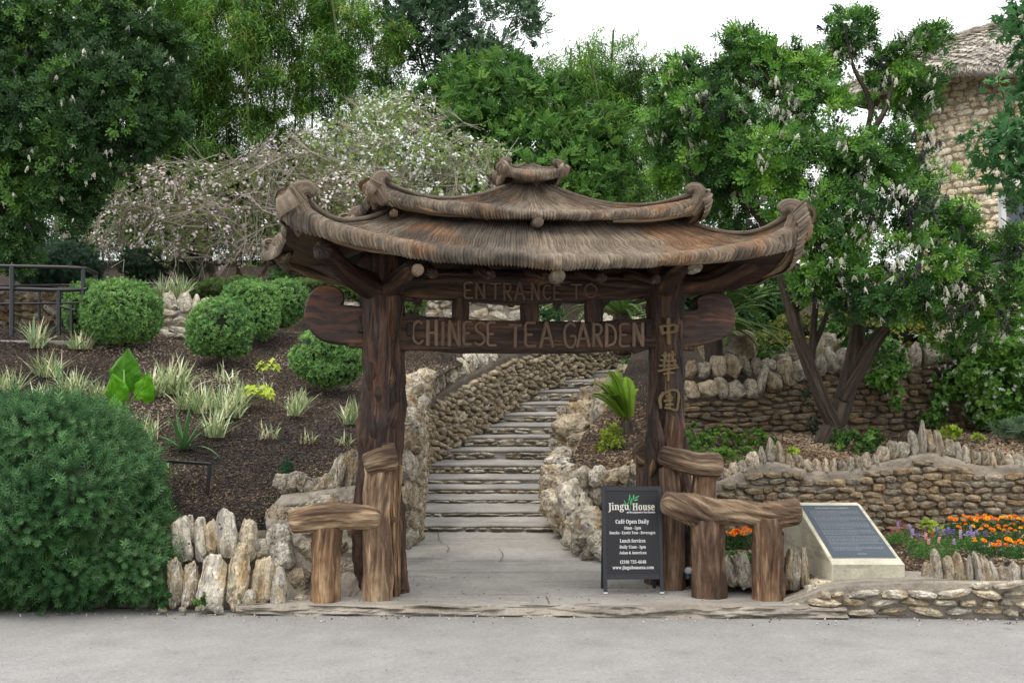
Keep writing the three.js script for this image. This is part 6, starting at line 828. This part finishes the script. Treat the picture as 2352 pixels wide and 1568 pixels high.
// ================================================================ OBJECTS AROUND THE GATE
{ // log fences either side
  const rail = (name, label, fn) => { const t = thing(name, label, 'log fence'); fn(t); return t; };
  const L = (t, nmx, pts, radii, o, mat) => mesh(nmx, log(pts.map((p, i) => { const q = at(...p); if (!i && /stump|pillar|root/.test(nmx)) q.y = Math.min(q.y, .16) - .1; return q; }), radii.map((x) => x * .9), { nu: 60, nv: 110, knob: .14, ridge: .2, lump: .09, k: 9, round: .6, ...o }), mat, t);
  const w2 = (c, b = .04) => std({ map: rep(T.wood2, 1), bumpMap: rep(T.woodB, 1), bumpScale: b, color: lin(...c), roughness: .8 });
  M.oldWood = w2([1.12, 1.03, .92]); M.oakWood = w2([1.0, .82, .62]); M.greyRail = w2([.80, .73, .67]); M.stump = w2([.82, .67, .55]); M.stumpRed = w2([.60, .50, .45]); M.capWood = w2([.70, .63, .55]);
  rail('log_fence_left', 'short pale log rail on one stump left of the gate', (t) => {
    L(t, 'rail', [[676, 1196, 9.72], [720, 1190, 9.74], [790, 1186, 9.78], [862, 1188, 9.82]], [.105, .125, .118, .112], { sd: 3, flatten: 1 }, M.oldWood);
    L(t, 'stump', [[747, 1384, 9.74], [747, 1300, 9.76], [750, 1212, 9.78]], [.142, .132, .138], { sd: 5, round: .1 }, M.oakWood);
  }).name = 'log_fence';
  rail('log_fence', 'tall pale split-log pillar with a capped log end, against the left gate post', (t) => {
    L(t, 'pillar', [[868, 1380, 9.85], [866, 1280, 9.87], [862, 1200, 9.9], [872, 1070, 9.95]], [.165, .150, .13, .155], { sd: 8, k: 9, ridge: .16, round: .1 }, M.oldWood);
    L(t, 'side_pillar', [[905, 1330, 10.05], [903, 1200, 10.06], [905, 1070, 10.08]], [.07, .065, .075], { sd: 9, round: .2 }, M.oakWood);
    L(t, 'log_cap', [[842, 1064, 9.78], [870, 1055, 9.8], [903, 1050, 9.86]], [.095, .115, .105], { sd: 11, round: .4 }, M.capWood);
    L(t, 'cut_branch', [[880, 1024, 9.95], [904, 1023, 9.97]], [.028, .028], { sd: 12, nv: 8 }, M.capWood);
    L(t, 'cut_branch', [[893, 1195, 9.92], [905, 1192, 9.9]], [.035, .03], { sd: 13, nv: 8 }, M.oakWood);
  });
  rail('log_fence', 'lower twisted grey log rail on two stumps right of the gate', (t) => {
    L(t, 'rail', [[1532, 1155, 9.9], [1580, 1166, 9.93], [1635, 1180, 9.93], [1695, 1176, 9.9], [1760, 1183, 9.84], [1828, 1174, 9.8]], [.115, .15, .135, .12, .135, .118], { sd: 15, ridge: .2, twist: 3, nv: 120 }, M.greyRail);
    L(t, 'stump', [[1632, 1358, 10.0], [1629, 1290, 9.98], [1626, 1190, 9.96]], [.168, .145, .15], { sd: 17, round: .1 }, M.stumpRed);
    L(t, 'stump', [[1768, 1366, 9.84], [1764, 1290, 9.84], [1762, 1190, 9.84]], [.148, .135, .142], { sd: 19, round: .1 }, M.stump);
  });
  rail('log_fence', 'upper short log rail on a forked stump, between the right post and the garden wall', (t) => {
    L(t, 'rail', [[1524, 1046, 10.45], [1560, 1056, 10.42], [1600, 1066, 10.4], [1648, 1068, 10.38]], [.105, .115, .105, .12], { sd: 21, ridge: .2 }, M.greyRail);
    L(t, 'stump', [[1618, 1340, 10.5], [1618, 1200, 10.5], [1619, 1085, 10.5]], [.13, .125, .125], { sd: 23 }, M.stump);
    L(t, 'post_root', [[1545, 1340, 10.45], [1545, 1200, 10.45], [1535, 1080, 10.5]], [.12, .11, .10], { sd: 24 }, M.stumpRed);
  });
  rail('log_fence', 'cut log end on a stub showing behind the left side of the right post', (t) => {
    L(t, 'rail', [[1472, 1042, 11.3], [1500, 1042, 11.4]], [.14, .13], { sd: 25, nv: 10 }, M.capWood);
    L(t, 'stump', [[1482, 1290, 11.4], [1481, 1180, 11.4], [1480, 1060, 11.4]], [.1, .09, .1], { sd: 26 }, M.stumpRed);
  });
}
{ // café board
  const b = at(1456, 1357, 10.12), t = thing('cafe_board', 'black A-frame café board with white lettering in front of the right post', 'sign board', V(b.x, .11, -10.12), .035);
  const k = 10.12 / F, W = 137 * k, H = 240 * k, sw = .038, fr = new THREE.Group(); fr.name = 'front_frame'; t.add(fr); fr.rotation.x = -.10;
  const bar = (name, w, h, d, x, y, z, p = fr, mat = M.boardBlack) => { const g = new RoundedBoxGeometry(w, h, d, 2, Math.min(w, h, d) * .12); const m = mesh(name, g, mat, p); m.position.set(x, y, z); return m; };
  M.boardBlack = std({ color: lin(.013, .016, .021), roughness: .42 }); M.footCap = std({ color: lin(.55, .58, .62), roughness: .5 });
  for (const s of [-1, 1]) { bar('stile', sw, H, .024, s * (W / 2 - sw / 2), H / 2, 0); bar('foot_cap', sw * 1.06, .018, .027, s * (W / 2 - sw / 2), .009, 0, fr, M.footCap); }
  bar('top_rail', W - 2 * sw, .046, .024, 0, H - .023, 0); bar('bottom_rail', W - 2 * sw, .05, .024, 0, .165, 0);
  // printed panel
  const pw = W - 2 * sw, ph = H - .046 - .19, CW = 1024, CH = Math.round(1024 * ph / pw), cv = document.createElement('canvas'); cv.width = CW; cv.height = CH; const c = cv.getContext('2d'); c.fillStyle = '#17171c'; c.fillRect(0, 0, CW, CH);
  const X = (q) => (q - 133) / (790 - 133) * CW, Y = (q) => (q - 180) / (1190 - 180) * CH;
  c.textAlign = 'center'; c.textBaseline = 'alphabetic';
  c.lineCap = 'round'; c.strokeStyle = '#3f9a58'; c.lineWidth = 7; c.beginPath(); c.moveTo(X(420), Y(445)); c.quadraticCurveTo(X(470), Y(340), X(430), Y(270)); c.stroke(); c.beginPath(); c.moveTo(X(455), Y(330)); c.quadraticCurveTo(X(470), Y(290), X(500), Y(270)); c.stroke();
  const lf = (x0, y0, x1, y1, w, col) => { const dx = x1 - x0, dy = y1 - y0; c.fillStyle = col; c.beginPath(); c.moveTo(X(x0), Y(y0)); c.quadraticCurveTo(X(x0 + dx * .4 - dy * w), Y(y0 + dy * .4 + dx * w), X(x1), Y(y1)); c.quadraticCurveTo(X(x0 + dx * .4 + dy * w), Y(y0 + dy * .4 - dx * w), X(x0), Y(y0)); c.fill(); };
  lf(440, 290, 442, 215, .2, '#3fae63'); lf(484, 285, 494, 218, .2, '#55c277'); lf(500, 275, 565, 238, .2, '#4db870'); lf(488, 298, 550, 285, .2, '#63c882'); lf(392, 350, 366, 288, .22, '#3a9d57'); lf(395, 360, 430, 310, .2, '#49b069'); lf(390, 356, 352, 330, .2, '#2f8a4b'); lf(438, 305, 415, 275, .2, '#49b069'); lf(450, 320, 472, 262, .2, '#3fae63'); lf(455, 350, 448, 300, .22, '#57bd78'); lf(470, 358, 515, 355, .2, '#3fae63'); lf(425, 430, 452, 392, .24, '#3a9d57'); lf(425, 440, 415, 470, .2, '#256b3b');
  const tx = (s, x, y, size, w, font = 'serif', col = '#e9e9e4', weight = 'bold') => { c.font = weight + ' ' + Math.round(size / 657 * CW) + 'px ' + font; const m = c.measureText(s).width, target = w / 657 * CW; c.save(); c.translate(X(x), Y(y)); c.scale(target / m, 1); c.fillStyle = col; c.fillText(s, 0, 0); c.restore(); };
  const big = (s, x, y, size, w) => { tx(s, x + 2, y + 3, size, w, 'serif', '#55524b'); tx(s, x, y, size, w, 'serif', '#dcd6c8'); };
  big('Jingu', 300, 412, 118, 262); big('House', 612, 416, 118, 288); tx('at the Japanese Tea Garden', 576, 452, 30, 360, 'sans-serif', '#f0f0ee');
  tx('Café Open Daily', 463, 578, 66, 425); tx('10am - 5pm', 466, 650, 50, 218); tx('Snacks - Exotic Teas - Beverages', 462, 706, 46, 578); tx('Lunch Services', 463, 808, 58, 322); tx('Daily 11am - 3pm', 462, 880, 50, 332); tx('Asian & American', 463, 948, 46, 340); tx('(210) 735-4648', 462, 1060, 54, 328); tx('www.jinguhousesa.com', 462, 1128, 54, 516);
  const ct = new THREE.CanvasTexture(cv); ct.colorSpace = THREE.SRGBColorSpace;
  const pg = new THREE.PlaneGeometry(pw, ph), pm = mesh('print', pg, std({ map: ct, roughness: .5 }), fr); pm.position.set(0, .19 + ph / 2, .0045);
  bar('panel', pw, ph, .008, 0, .19 + ph / 2, 0);
  const rf = new THREE.Group(); rf.name = 'rear_frame'; t.add(rf); rf.position.set(0, 0, -.36); rf.rotation.x = .17; for (const s of [-1, 1]) { bar('stile', sw * .9, H * .99, .022, s * (W / 2 - sw * .9), H * .495, 0, rf); } bar('top_rail', W - 2 * sw, .046, .022, 0, H * .97, 0, rf); bar('bottom_rail', W - 2 * sw, .05, .022, 0, .2, 0, rf); bar('panel', pw, ph, .008, 0, .19 + ph / 2, 0, rf);
}
{ // plaque on its concrete wedge
  const t = thing('plaque_stand', 'bronze text plaque on a sloping cream concrete block, right of the log rail', 'plaque', V(0, 0, 0));
  const f0 = at(1911, 1330, 9.74), x0 = f0.x, x1 = at(2078, 1328, 9.74).x, yb = f0.y - .05, prof = [[9.74, yb], [9.72, f0.y + .135], [9.76, f0.y + .15], [10.88, .915], [10.98, .93], [11.4, .76], [11.42, yb]];
  const sh = new THREE.Shape(prof.map(([D, y]) => new THREE.Vector2(-D, y))), g = new THREE.ExtrudeGeometry(sh, { depth: x1 - x0 - .03, bevelEnabled: true, bevelThickness: .015, bevelSize: .015, bevelSegments: 3, steps: 6 });
  g.rotateY(-Math.PI / 2); g.translate(x1 - .015, 0, 0); // shape x is -D, so after the turn it runs along z
  { const p = g.attributes.position; for (let i = 0; i < p.count; i++) p.setXYZ(i, p.getX(i), p.getY(i) + .004 * sgn(p.getX(i) * 6, p.getY(i) * 6, p.getZ(i) * 6, 3), p.getZ(i)); g.computeVertexNormals(); }
  g.computeBoundingBox(); const bb = g.boundingBox; if (bb.max.z > 0) { g.rotateY(Math.PI); g.computeBoundingBox(); g.translate(x0 - g.boundingBox.min.x, 0, 0); }
  boxUV(g, 1); mesh('concrete_block', g, std({ map: rep(T.conc, .8), bumpMap: rep(T.concB, .8), bumpScale: .006, color: lin(1.45, 1.45, 1.22) }), t);
  const A0 = V((x0 + x1) / 2, prof[2][1], -prof[2][0]), A1 = V((x0 + x1) / 2, prof[3][1], -prof[3][0]), d = A1.clone().sub(A0), Ls = d.length(), n = V(0, -d.z, d.y).normalize(); if (n.y < 0) n.negate();
  const pl = new THREE.Group(); pl.name = 'plaque'; t.add(pl); pl.position.copy(A0.clone().lerp(A1, .52)).addScaledVector(n, .012); pl.quaternion.setFromRotationMatrix(new THREE.Matrix4().makeBasis(V(1, 0, 0), d.clone().normalize(), n));
  const PW = (x1 - x0) * .88, PH = Ls * .93, cv = document.createElement('canvas'); cv.width = 1024; cv.height = 1536; const c = cv.getContext('2d'); c.fillStyle = '#4b545d'; c.fillRect(0, 0, 1024, 1536); c.fillStyle = '#b4b8b4'; c.textAlign = 'center'; c.font = 'bold 50px serif'; c.fillText('JAPANESE TEA GARDEN', 512, 95); seed(3);
  c.fillStyle = '#9aa09f'; let y = 175; for (const n2 of [4, 4, 5, 4, 7, 3]) { for (let i = 0; i < n2; i++) { let x = 70; const end = i === n2 - 1 ? rr(500, 900) : 955; while (x < end) { const w = rr(12, 54); c.fillRect(x, y, Math.min(w, end - x), 3); for (let q = x; q < x + w - 4; q += 8) c.fillRect(q, y - rr(3, 9), 4, rr(12, 20)); x += w + 12; } y += 41; } y += 22; } c.fillRect(430, 1462, 160, 5); for (let q = 430; q < 590; q += 9) c.fillRect(q, 1454, 5, 18);
  const pt = new THREE.CanvasTexture(cv); pt.colorSpace = THREE.SRGBColorSpace; const pgm = new RoundedBoxGeometry(PW, PH, .022, 3, .006); mesh('plate', pgm, std({ color: lin(.09, .105, .125), roughness: .42, metalness: .35 }), pl);
  const fc = mesh('inscription', new THREE.PlaneGeometry(PW * .96, PH * .965), std({ map: pt, bumpMap: pt, bumpScale: .003, roughness: .42, metalness: .35 }), pl); fc.position.z = .0125;
}
{ // black pipe handrails
  const pipe = (t, name, pts, r) => mesh(name, new THREE.TubeGeometry(new THREE.CatmullRomCurve3(pts.map((p) => at(...p)), false, 'centripetal', .1), 40, r, 10), M.black, t);
  const a = thing('handrail', 'black pipe handrail along the walkway at the left edge', 'handrail');
  pipe(a, 'top_rail', [[-180, 608, 15.3], [-60, 610, 15.3], [60, 612, 15.35], [150, 614, 15.4], [188, 616, 15.4], [200, 619, 15.8], [221, 628, 17.2]], .032); pipe(a, 'middle_rail', [[-180, 660, 15.3], [60, 664, 15.35], [130, 666, 15.4], [200, 664, 15.4]], .034); pipe(a, 'lower_rail', [[-180, 698, 15.9], [60, 697, 15.9], [180, 695, 15.9]], .018); pipe(a, 'lower_rail', [[131, 702, 15.4], [172, 712, 15.4]], .022); pipe(a, 'rear_rail', [[-180, 657, 17], [100, 656, 17], [180, 655, 17]], .024);
  for (const [x, y0, y1, D, r] of [[26, 612, 772, 15.3, .036], [89, 668, 762, 16, .022], [134, 668, 770, 15.4, .034], [141, 668, 745, 16.4, .026], [163, 700, 768, 15.4, .028], [190, 618, 700, 15.4, .032], [219, 630, 700, 17, .028]]) pipe(a, 'post', [[x, y0, D], [x, (y0 + y1) / 2, D], [x, y1, D]], r);
  const b = thing('handrail', 'black pipe rail running behind the clipped bushes to the roof corner', 'handrail');
  pipe(b, 'top_rail', [[315, 652, 20], [420, 652, 20], [500, 652, 20.2], [600, 645, 20.6], [680, 638, 21], [740, 634, 21.2]], .036); pipe(b, 'lower_rail', [[315, 672, 20], [500, 672, 20.2]], .024); for (const x of [330, 480, 600, 720]) pipe(b, 'post', [[x, 655, 20.3], [x, 690, 20.3], [x, 720, 20.3]], .03);
  const d = thing('garden_rail', 'thin black metal hoop rail beside the rosemary bush', 'rail'); const bx2 = (nmx, p, q, w) => { const A = at(...p), B = at(...q), L = A.distanceTo(B), m = mesh(nmx, new RoundedBoxGeometry(w, L, w, 2, .004), M.black, d); m.position.copy(A).lerp(B, .5); m.quaternion.setFromUnitVectors(V(0, 1, 0), B.clone().sub(A).normalize()); };
  bx2('rail', [300, 1053, 11.0], [484, 1066, 10.9], .030); bx2('post', [482, 1064, 10.9], [470, 1196, 10.9], .030); bx2('post', [310, 1056, 11], [305, 1196, 11], .030);
}
{ // small things
  const l = thing('ground_light', 'small round ground light with a clear ribbed lens beside the right stump', 'ground light', at(1582, 1322, 10.4)); const ring = mesh('housing', new THREE.CylinderGeometry(.05, .055, .05, 24), M.boardBlack, l); ring.position.y = .0; const ln = mesh('lens', new THREE.SphereGeometry(.046, 20, 12), new THREE.MeshPhysicalMaterial({ color: lin(.8, .85, .9), roughness: .15, transmission: .7, thickness: .02 }), l); ln.position.y = .05; ln.scale.y = .9;
  seed(55); const dl = (label, x, y, D, h) => { const p = at(x, y, D); const g = new Leaves(); for (let i = 0; i < 3; i++) g.leaf(V(0, .006, 0), V(rr(-1, 1), .15, rr(-1, 1)).normalize(), V(0, 1, 0), .06, .035, .2, .45); const m = mesh('dry_leaf', g.geo(), leafM({ color: lin(.07, .035, .025) }), scene); m.position.copy(p); tag(m, label, 'dead leaf'); };
  dl('dark curled leaf lying on the path beside the left post', 925, 1356, 10.2); dl('brown leaf lying on the landing at the left end of the stairs', 1050, 1049, 17.5); dl('dark leaf on the road in the lower right corner', 2318, 1436, 8.9);
}
// ---- stone house with a thatched roof behind the right-hand tree
{
  const xc = (2440 - 1176) / F * 31, Dc = 31, rad = 4.15, yTop = at(2300, 172, 29).y, yBot = 4.0; // round tower
  const path = []; for (let i = 0; i <= 14; i++) { const th = -1.72 + i * .17, x = xc + rad * Math.sin(th), D = Dc - 1.7 * Math.cos(th); const px = 1176 + x / D * F, py = (y) => HZ - (y - EYE) / D * F; path.push([px, D, py(yBot), py(yTop + .5)]); }
  const W = rubble({ name: 'stone_house', label: 'round tower of pale rounded stones under a straw roof at the upper right', path, row: .22, len: [.22, .5], proud: .09, depth: .24, mats: [[1.6, 1.5, 1.3], [1.4, 1.28, 1.05], [1.7, 1.6, 1.42], [1.3, 1.22, 1.08]].map((c) => std({ map: rep(T.rock, 1.4), bumpMap: rep(T.rockB, 1.4), bumpScale: .02, color: lin(...c) })), geos: ROCK, jit: .12, mortar: std({ map: rep(T.conc, .6), color: lin(1.0, .95, .85) }), sd: 33, thick: .5, gap: .035, cat2: 'house', skip: undefined });
  const t = W.root; const frame = std({ color: lin(.7, .7, .68) });
  const win = new THREE.Group(); win.name = 'window'; t.add(win); win.position.copy(at(2345, 470, 26.4)); const wb = (nmx, w, h, d, x, y, m) => { const q = mesh(nmx, new RoundedBoxGeometry(w, h, d, 2, .01), m, win); q.position.set(x, y, 0); }; wb('frame', .12, 1.3, .2, -.5, 0, frame); wb('frame', .12, 1.3, .2, .5, 0, frame); wb('frame', 1.1, .12, .2, 0, .6, frame); const gl = mesh('pane', new THREE.PlaneGeometry(.95, 1.2), std({ color: lin(.05, .06, .08), roughness: .1 }), win); 
  const sill = mesh('sill_band', log([at(2235, 438, 26.6), at(2300, 432, 26.2), at(2400, 430, 26)], [.10, .10], { nu: 12, nv: 30, sd: 3, flatten: 1 }), M.buff[0], t);
  const low2 = new THREE.Group(); low2.name = 'window'; t.add(low2); low2.position.copy(at(2310, 612, 26.2)); const q2 = mesh('pane', new THREE.PlaneGeometry(1.6, .9), std({ color: lin(.05, .07, .09), roughness: .1 }), low2); const fr2 = mesh('frame', new RoundedBoxGeometry(1.8, .1, .2, 2, .01), frame, low2); fr2.position.y = .5;
  // roof: a low broad hip of straw; thousands of blades laid in courses, longest and shaggiest at the eave
  const RX = 6.3, RZ = 2.6, H = 2.6, yE = yTop + .12, apex = V(xc + 1.2, yE + H, -Dc); const rf = new THREE.Group(); rf.name = 'roof'; t.add(rf);
  const eave = (a) => V(xc + RX * Math.sin(a), yE + .10 * Math.sin(a * 7), -Dc + RZ * Math.cos(a)), slope = (a, v) => { const e = eave(a), p = e.clone().lerp(apex, v); p.y += .5 * Math.sin(Math.PI * v) * (1 - .3 * v); return p; };
  mesh('thatch_base', grid(80, 16, (u, v) => slope(u * Math.PI * 2, v), { uv: (u, v) => [u * 30, v * 5] }), std({ map: rep(T.strand, 1), color: lin(.6, .55, .48), side: THREE.DoubleSide }), rf);
  seed(44); const bl = new Leaves(); for (let i = 0; i < 7; i++) { const x = rr(-.1, .1); bl.leaf(V(x, 0, rr(0, .03)), V(rr(-.2, .2), -1, .10).normalize(), V(0, 0, 1).addScaledVector(V(1, 0, 0), rr(-.4, .4)).normalize(), rr(.25, .5), .045, -.05, .5); } const blG = bl.geo(); M.straw2 = leafM({ roughness: 1, transmission: .1 });
  { const n = 24000, im = new THREE.InstancedMesh(blG, M.straw2, n), c = new THREE.Color(); for (let i = 0; i < n; i++) { const a = rr(-1.75, 1.2), edge = R() < .3, v = edge ? rr(-.02, .05) : R() ** 1.2, p = slope(a, Math.max(0, v)), q = slope(a, Math.max(0, v) + .02), dn = p.clone().sub(q).normalize(); if (edge) dn.lerp(V(0, -1, 0), .55).normalize(); const side = slope(a + .02, Math.max(0, v)).sub(p).normalize(), nn = V().crossVectors(side, dn).normalize(); if (nn.z + nn.y < 0) nn.negate(); p.addScaledVector(nn, rr(.02, .2)); dn.addScaledVector(V(rr(-1, 1), rr(-1, 1), rr(-1, 1)), .25).normalize(); const y = dn.negate(), x = V().crossVectors(y, nn).normalize(), z = V().crossVectors(x, y); m4.makeBasis(x, y, z); m4.setPosition(p); im.setMatrixAt(i, m4); const k = rr(.55, 1.1); im.setColorAt(i, R() < .14 ? c.setRGB(.26, .22, .17) : c.setRGB(.80 * k, .74 * k, .65 * k)); } im.name = 'straw'; rf.add(im); stuff(im); }
  const bm2 = mesh('eave_beam', new RoundedBoxGeometry(1.0, .34, .5, 2, .02), frame, t); bm2.position.copy(at(2108, 240, 30)); bm2.rotation.z = -.4;
  rubble({ name: 'upper_terrace_wall', label: 'pale sunlit terrace wall glimpsed through the right-hand tree below the tower', path: [[1740, 24, 760, 640], [1820, 24, 760, 620], [1920, 24, 760, 640], [2030, 24, 760, 650], [2140, 24, 760, 640], [2300, 24, 760, 630], [2480, 24, 760, 620]], row: .3, len: [.3, .7], proud: .08, depth: .3, mats: M.pale, geos: SLAB, jit: .2, mortar: M.cement, sd: 35, thick: .6 });
}
const GROUPS = { bamboo_clump: 'bamboo clumps behind the garden', striped_lilygrass: 'striped lilygrass clumps on the mulch slope', clipped_bush: 'clipped round bushes on the mulch slope', marigold_plant: 'marigolds in the roadside beds', spike_flower_plant: 'spike flowers in the roadside bed', log_fence: 'log fences either side of the gate', lime_plant: 'lime-green leafy plants in the right-hand beds', sweet_potato_plant: 'lime-green sweet potato plants on the slope', sago_palm: 'sago palms around the gate', jasmine_vine: 'jasmine on the upper wall', dry_leaf: 'fallen leaves', podded_evergreen_tree: 'podded evergreen trees', flowering_shrub: 'flowering shrubs behind the gate', weed: 'weeds', handrail: 'black handrails' };
for (const o of scene.children) { const k = o.name.replace(/_\d+$/, ''); if (GROUPS[k] && o.userData.label) o.userData.group = GROUPS[k]; }
scene.traverse((o) => { if (o.isMesh) { o.castShadow = true; o.receiveShadow = true; } });
camera.far = 1500; camera.updateProjectionMatrix();
renderer.render(scene, camera);
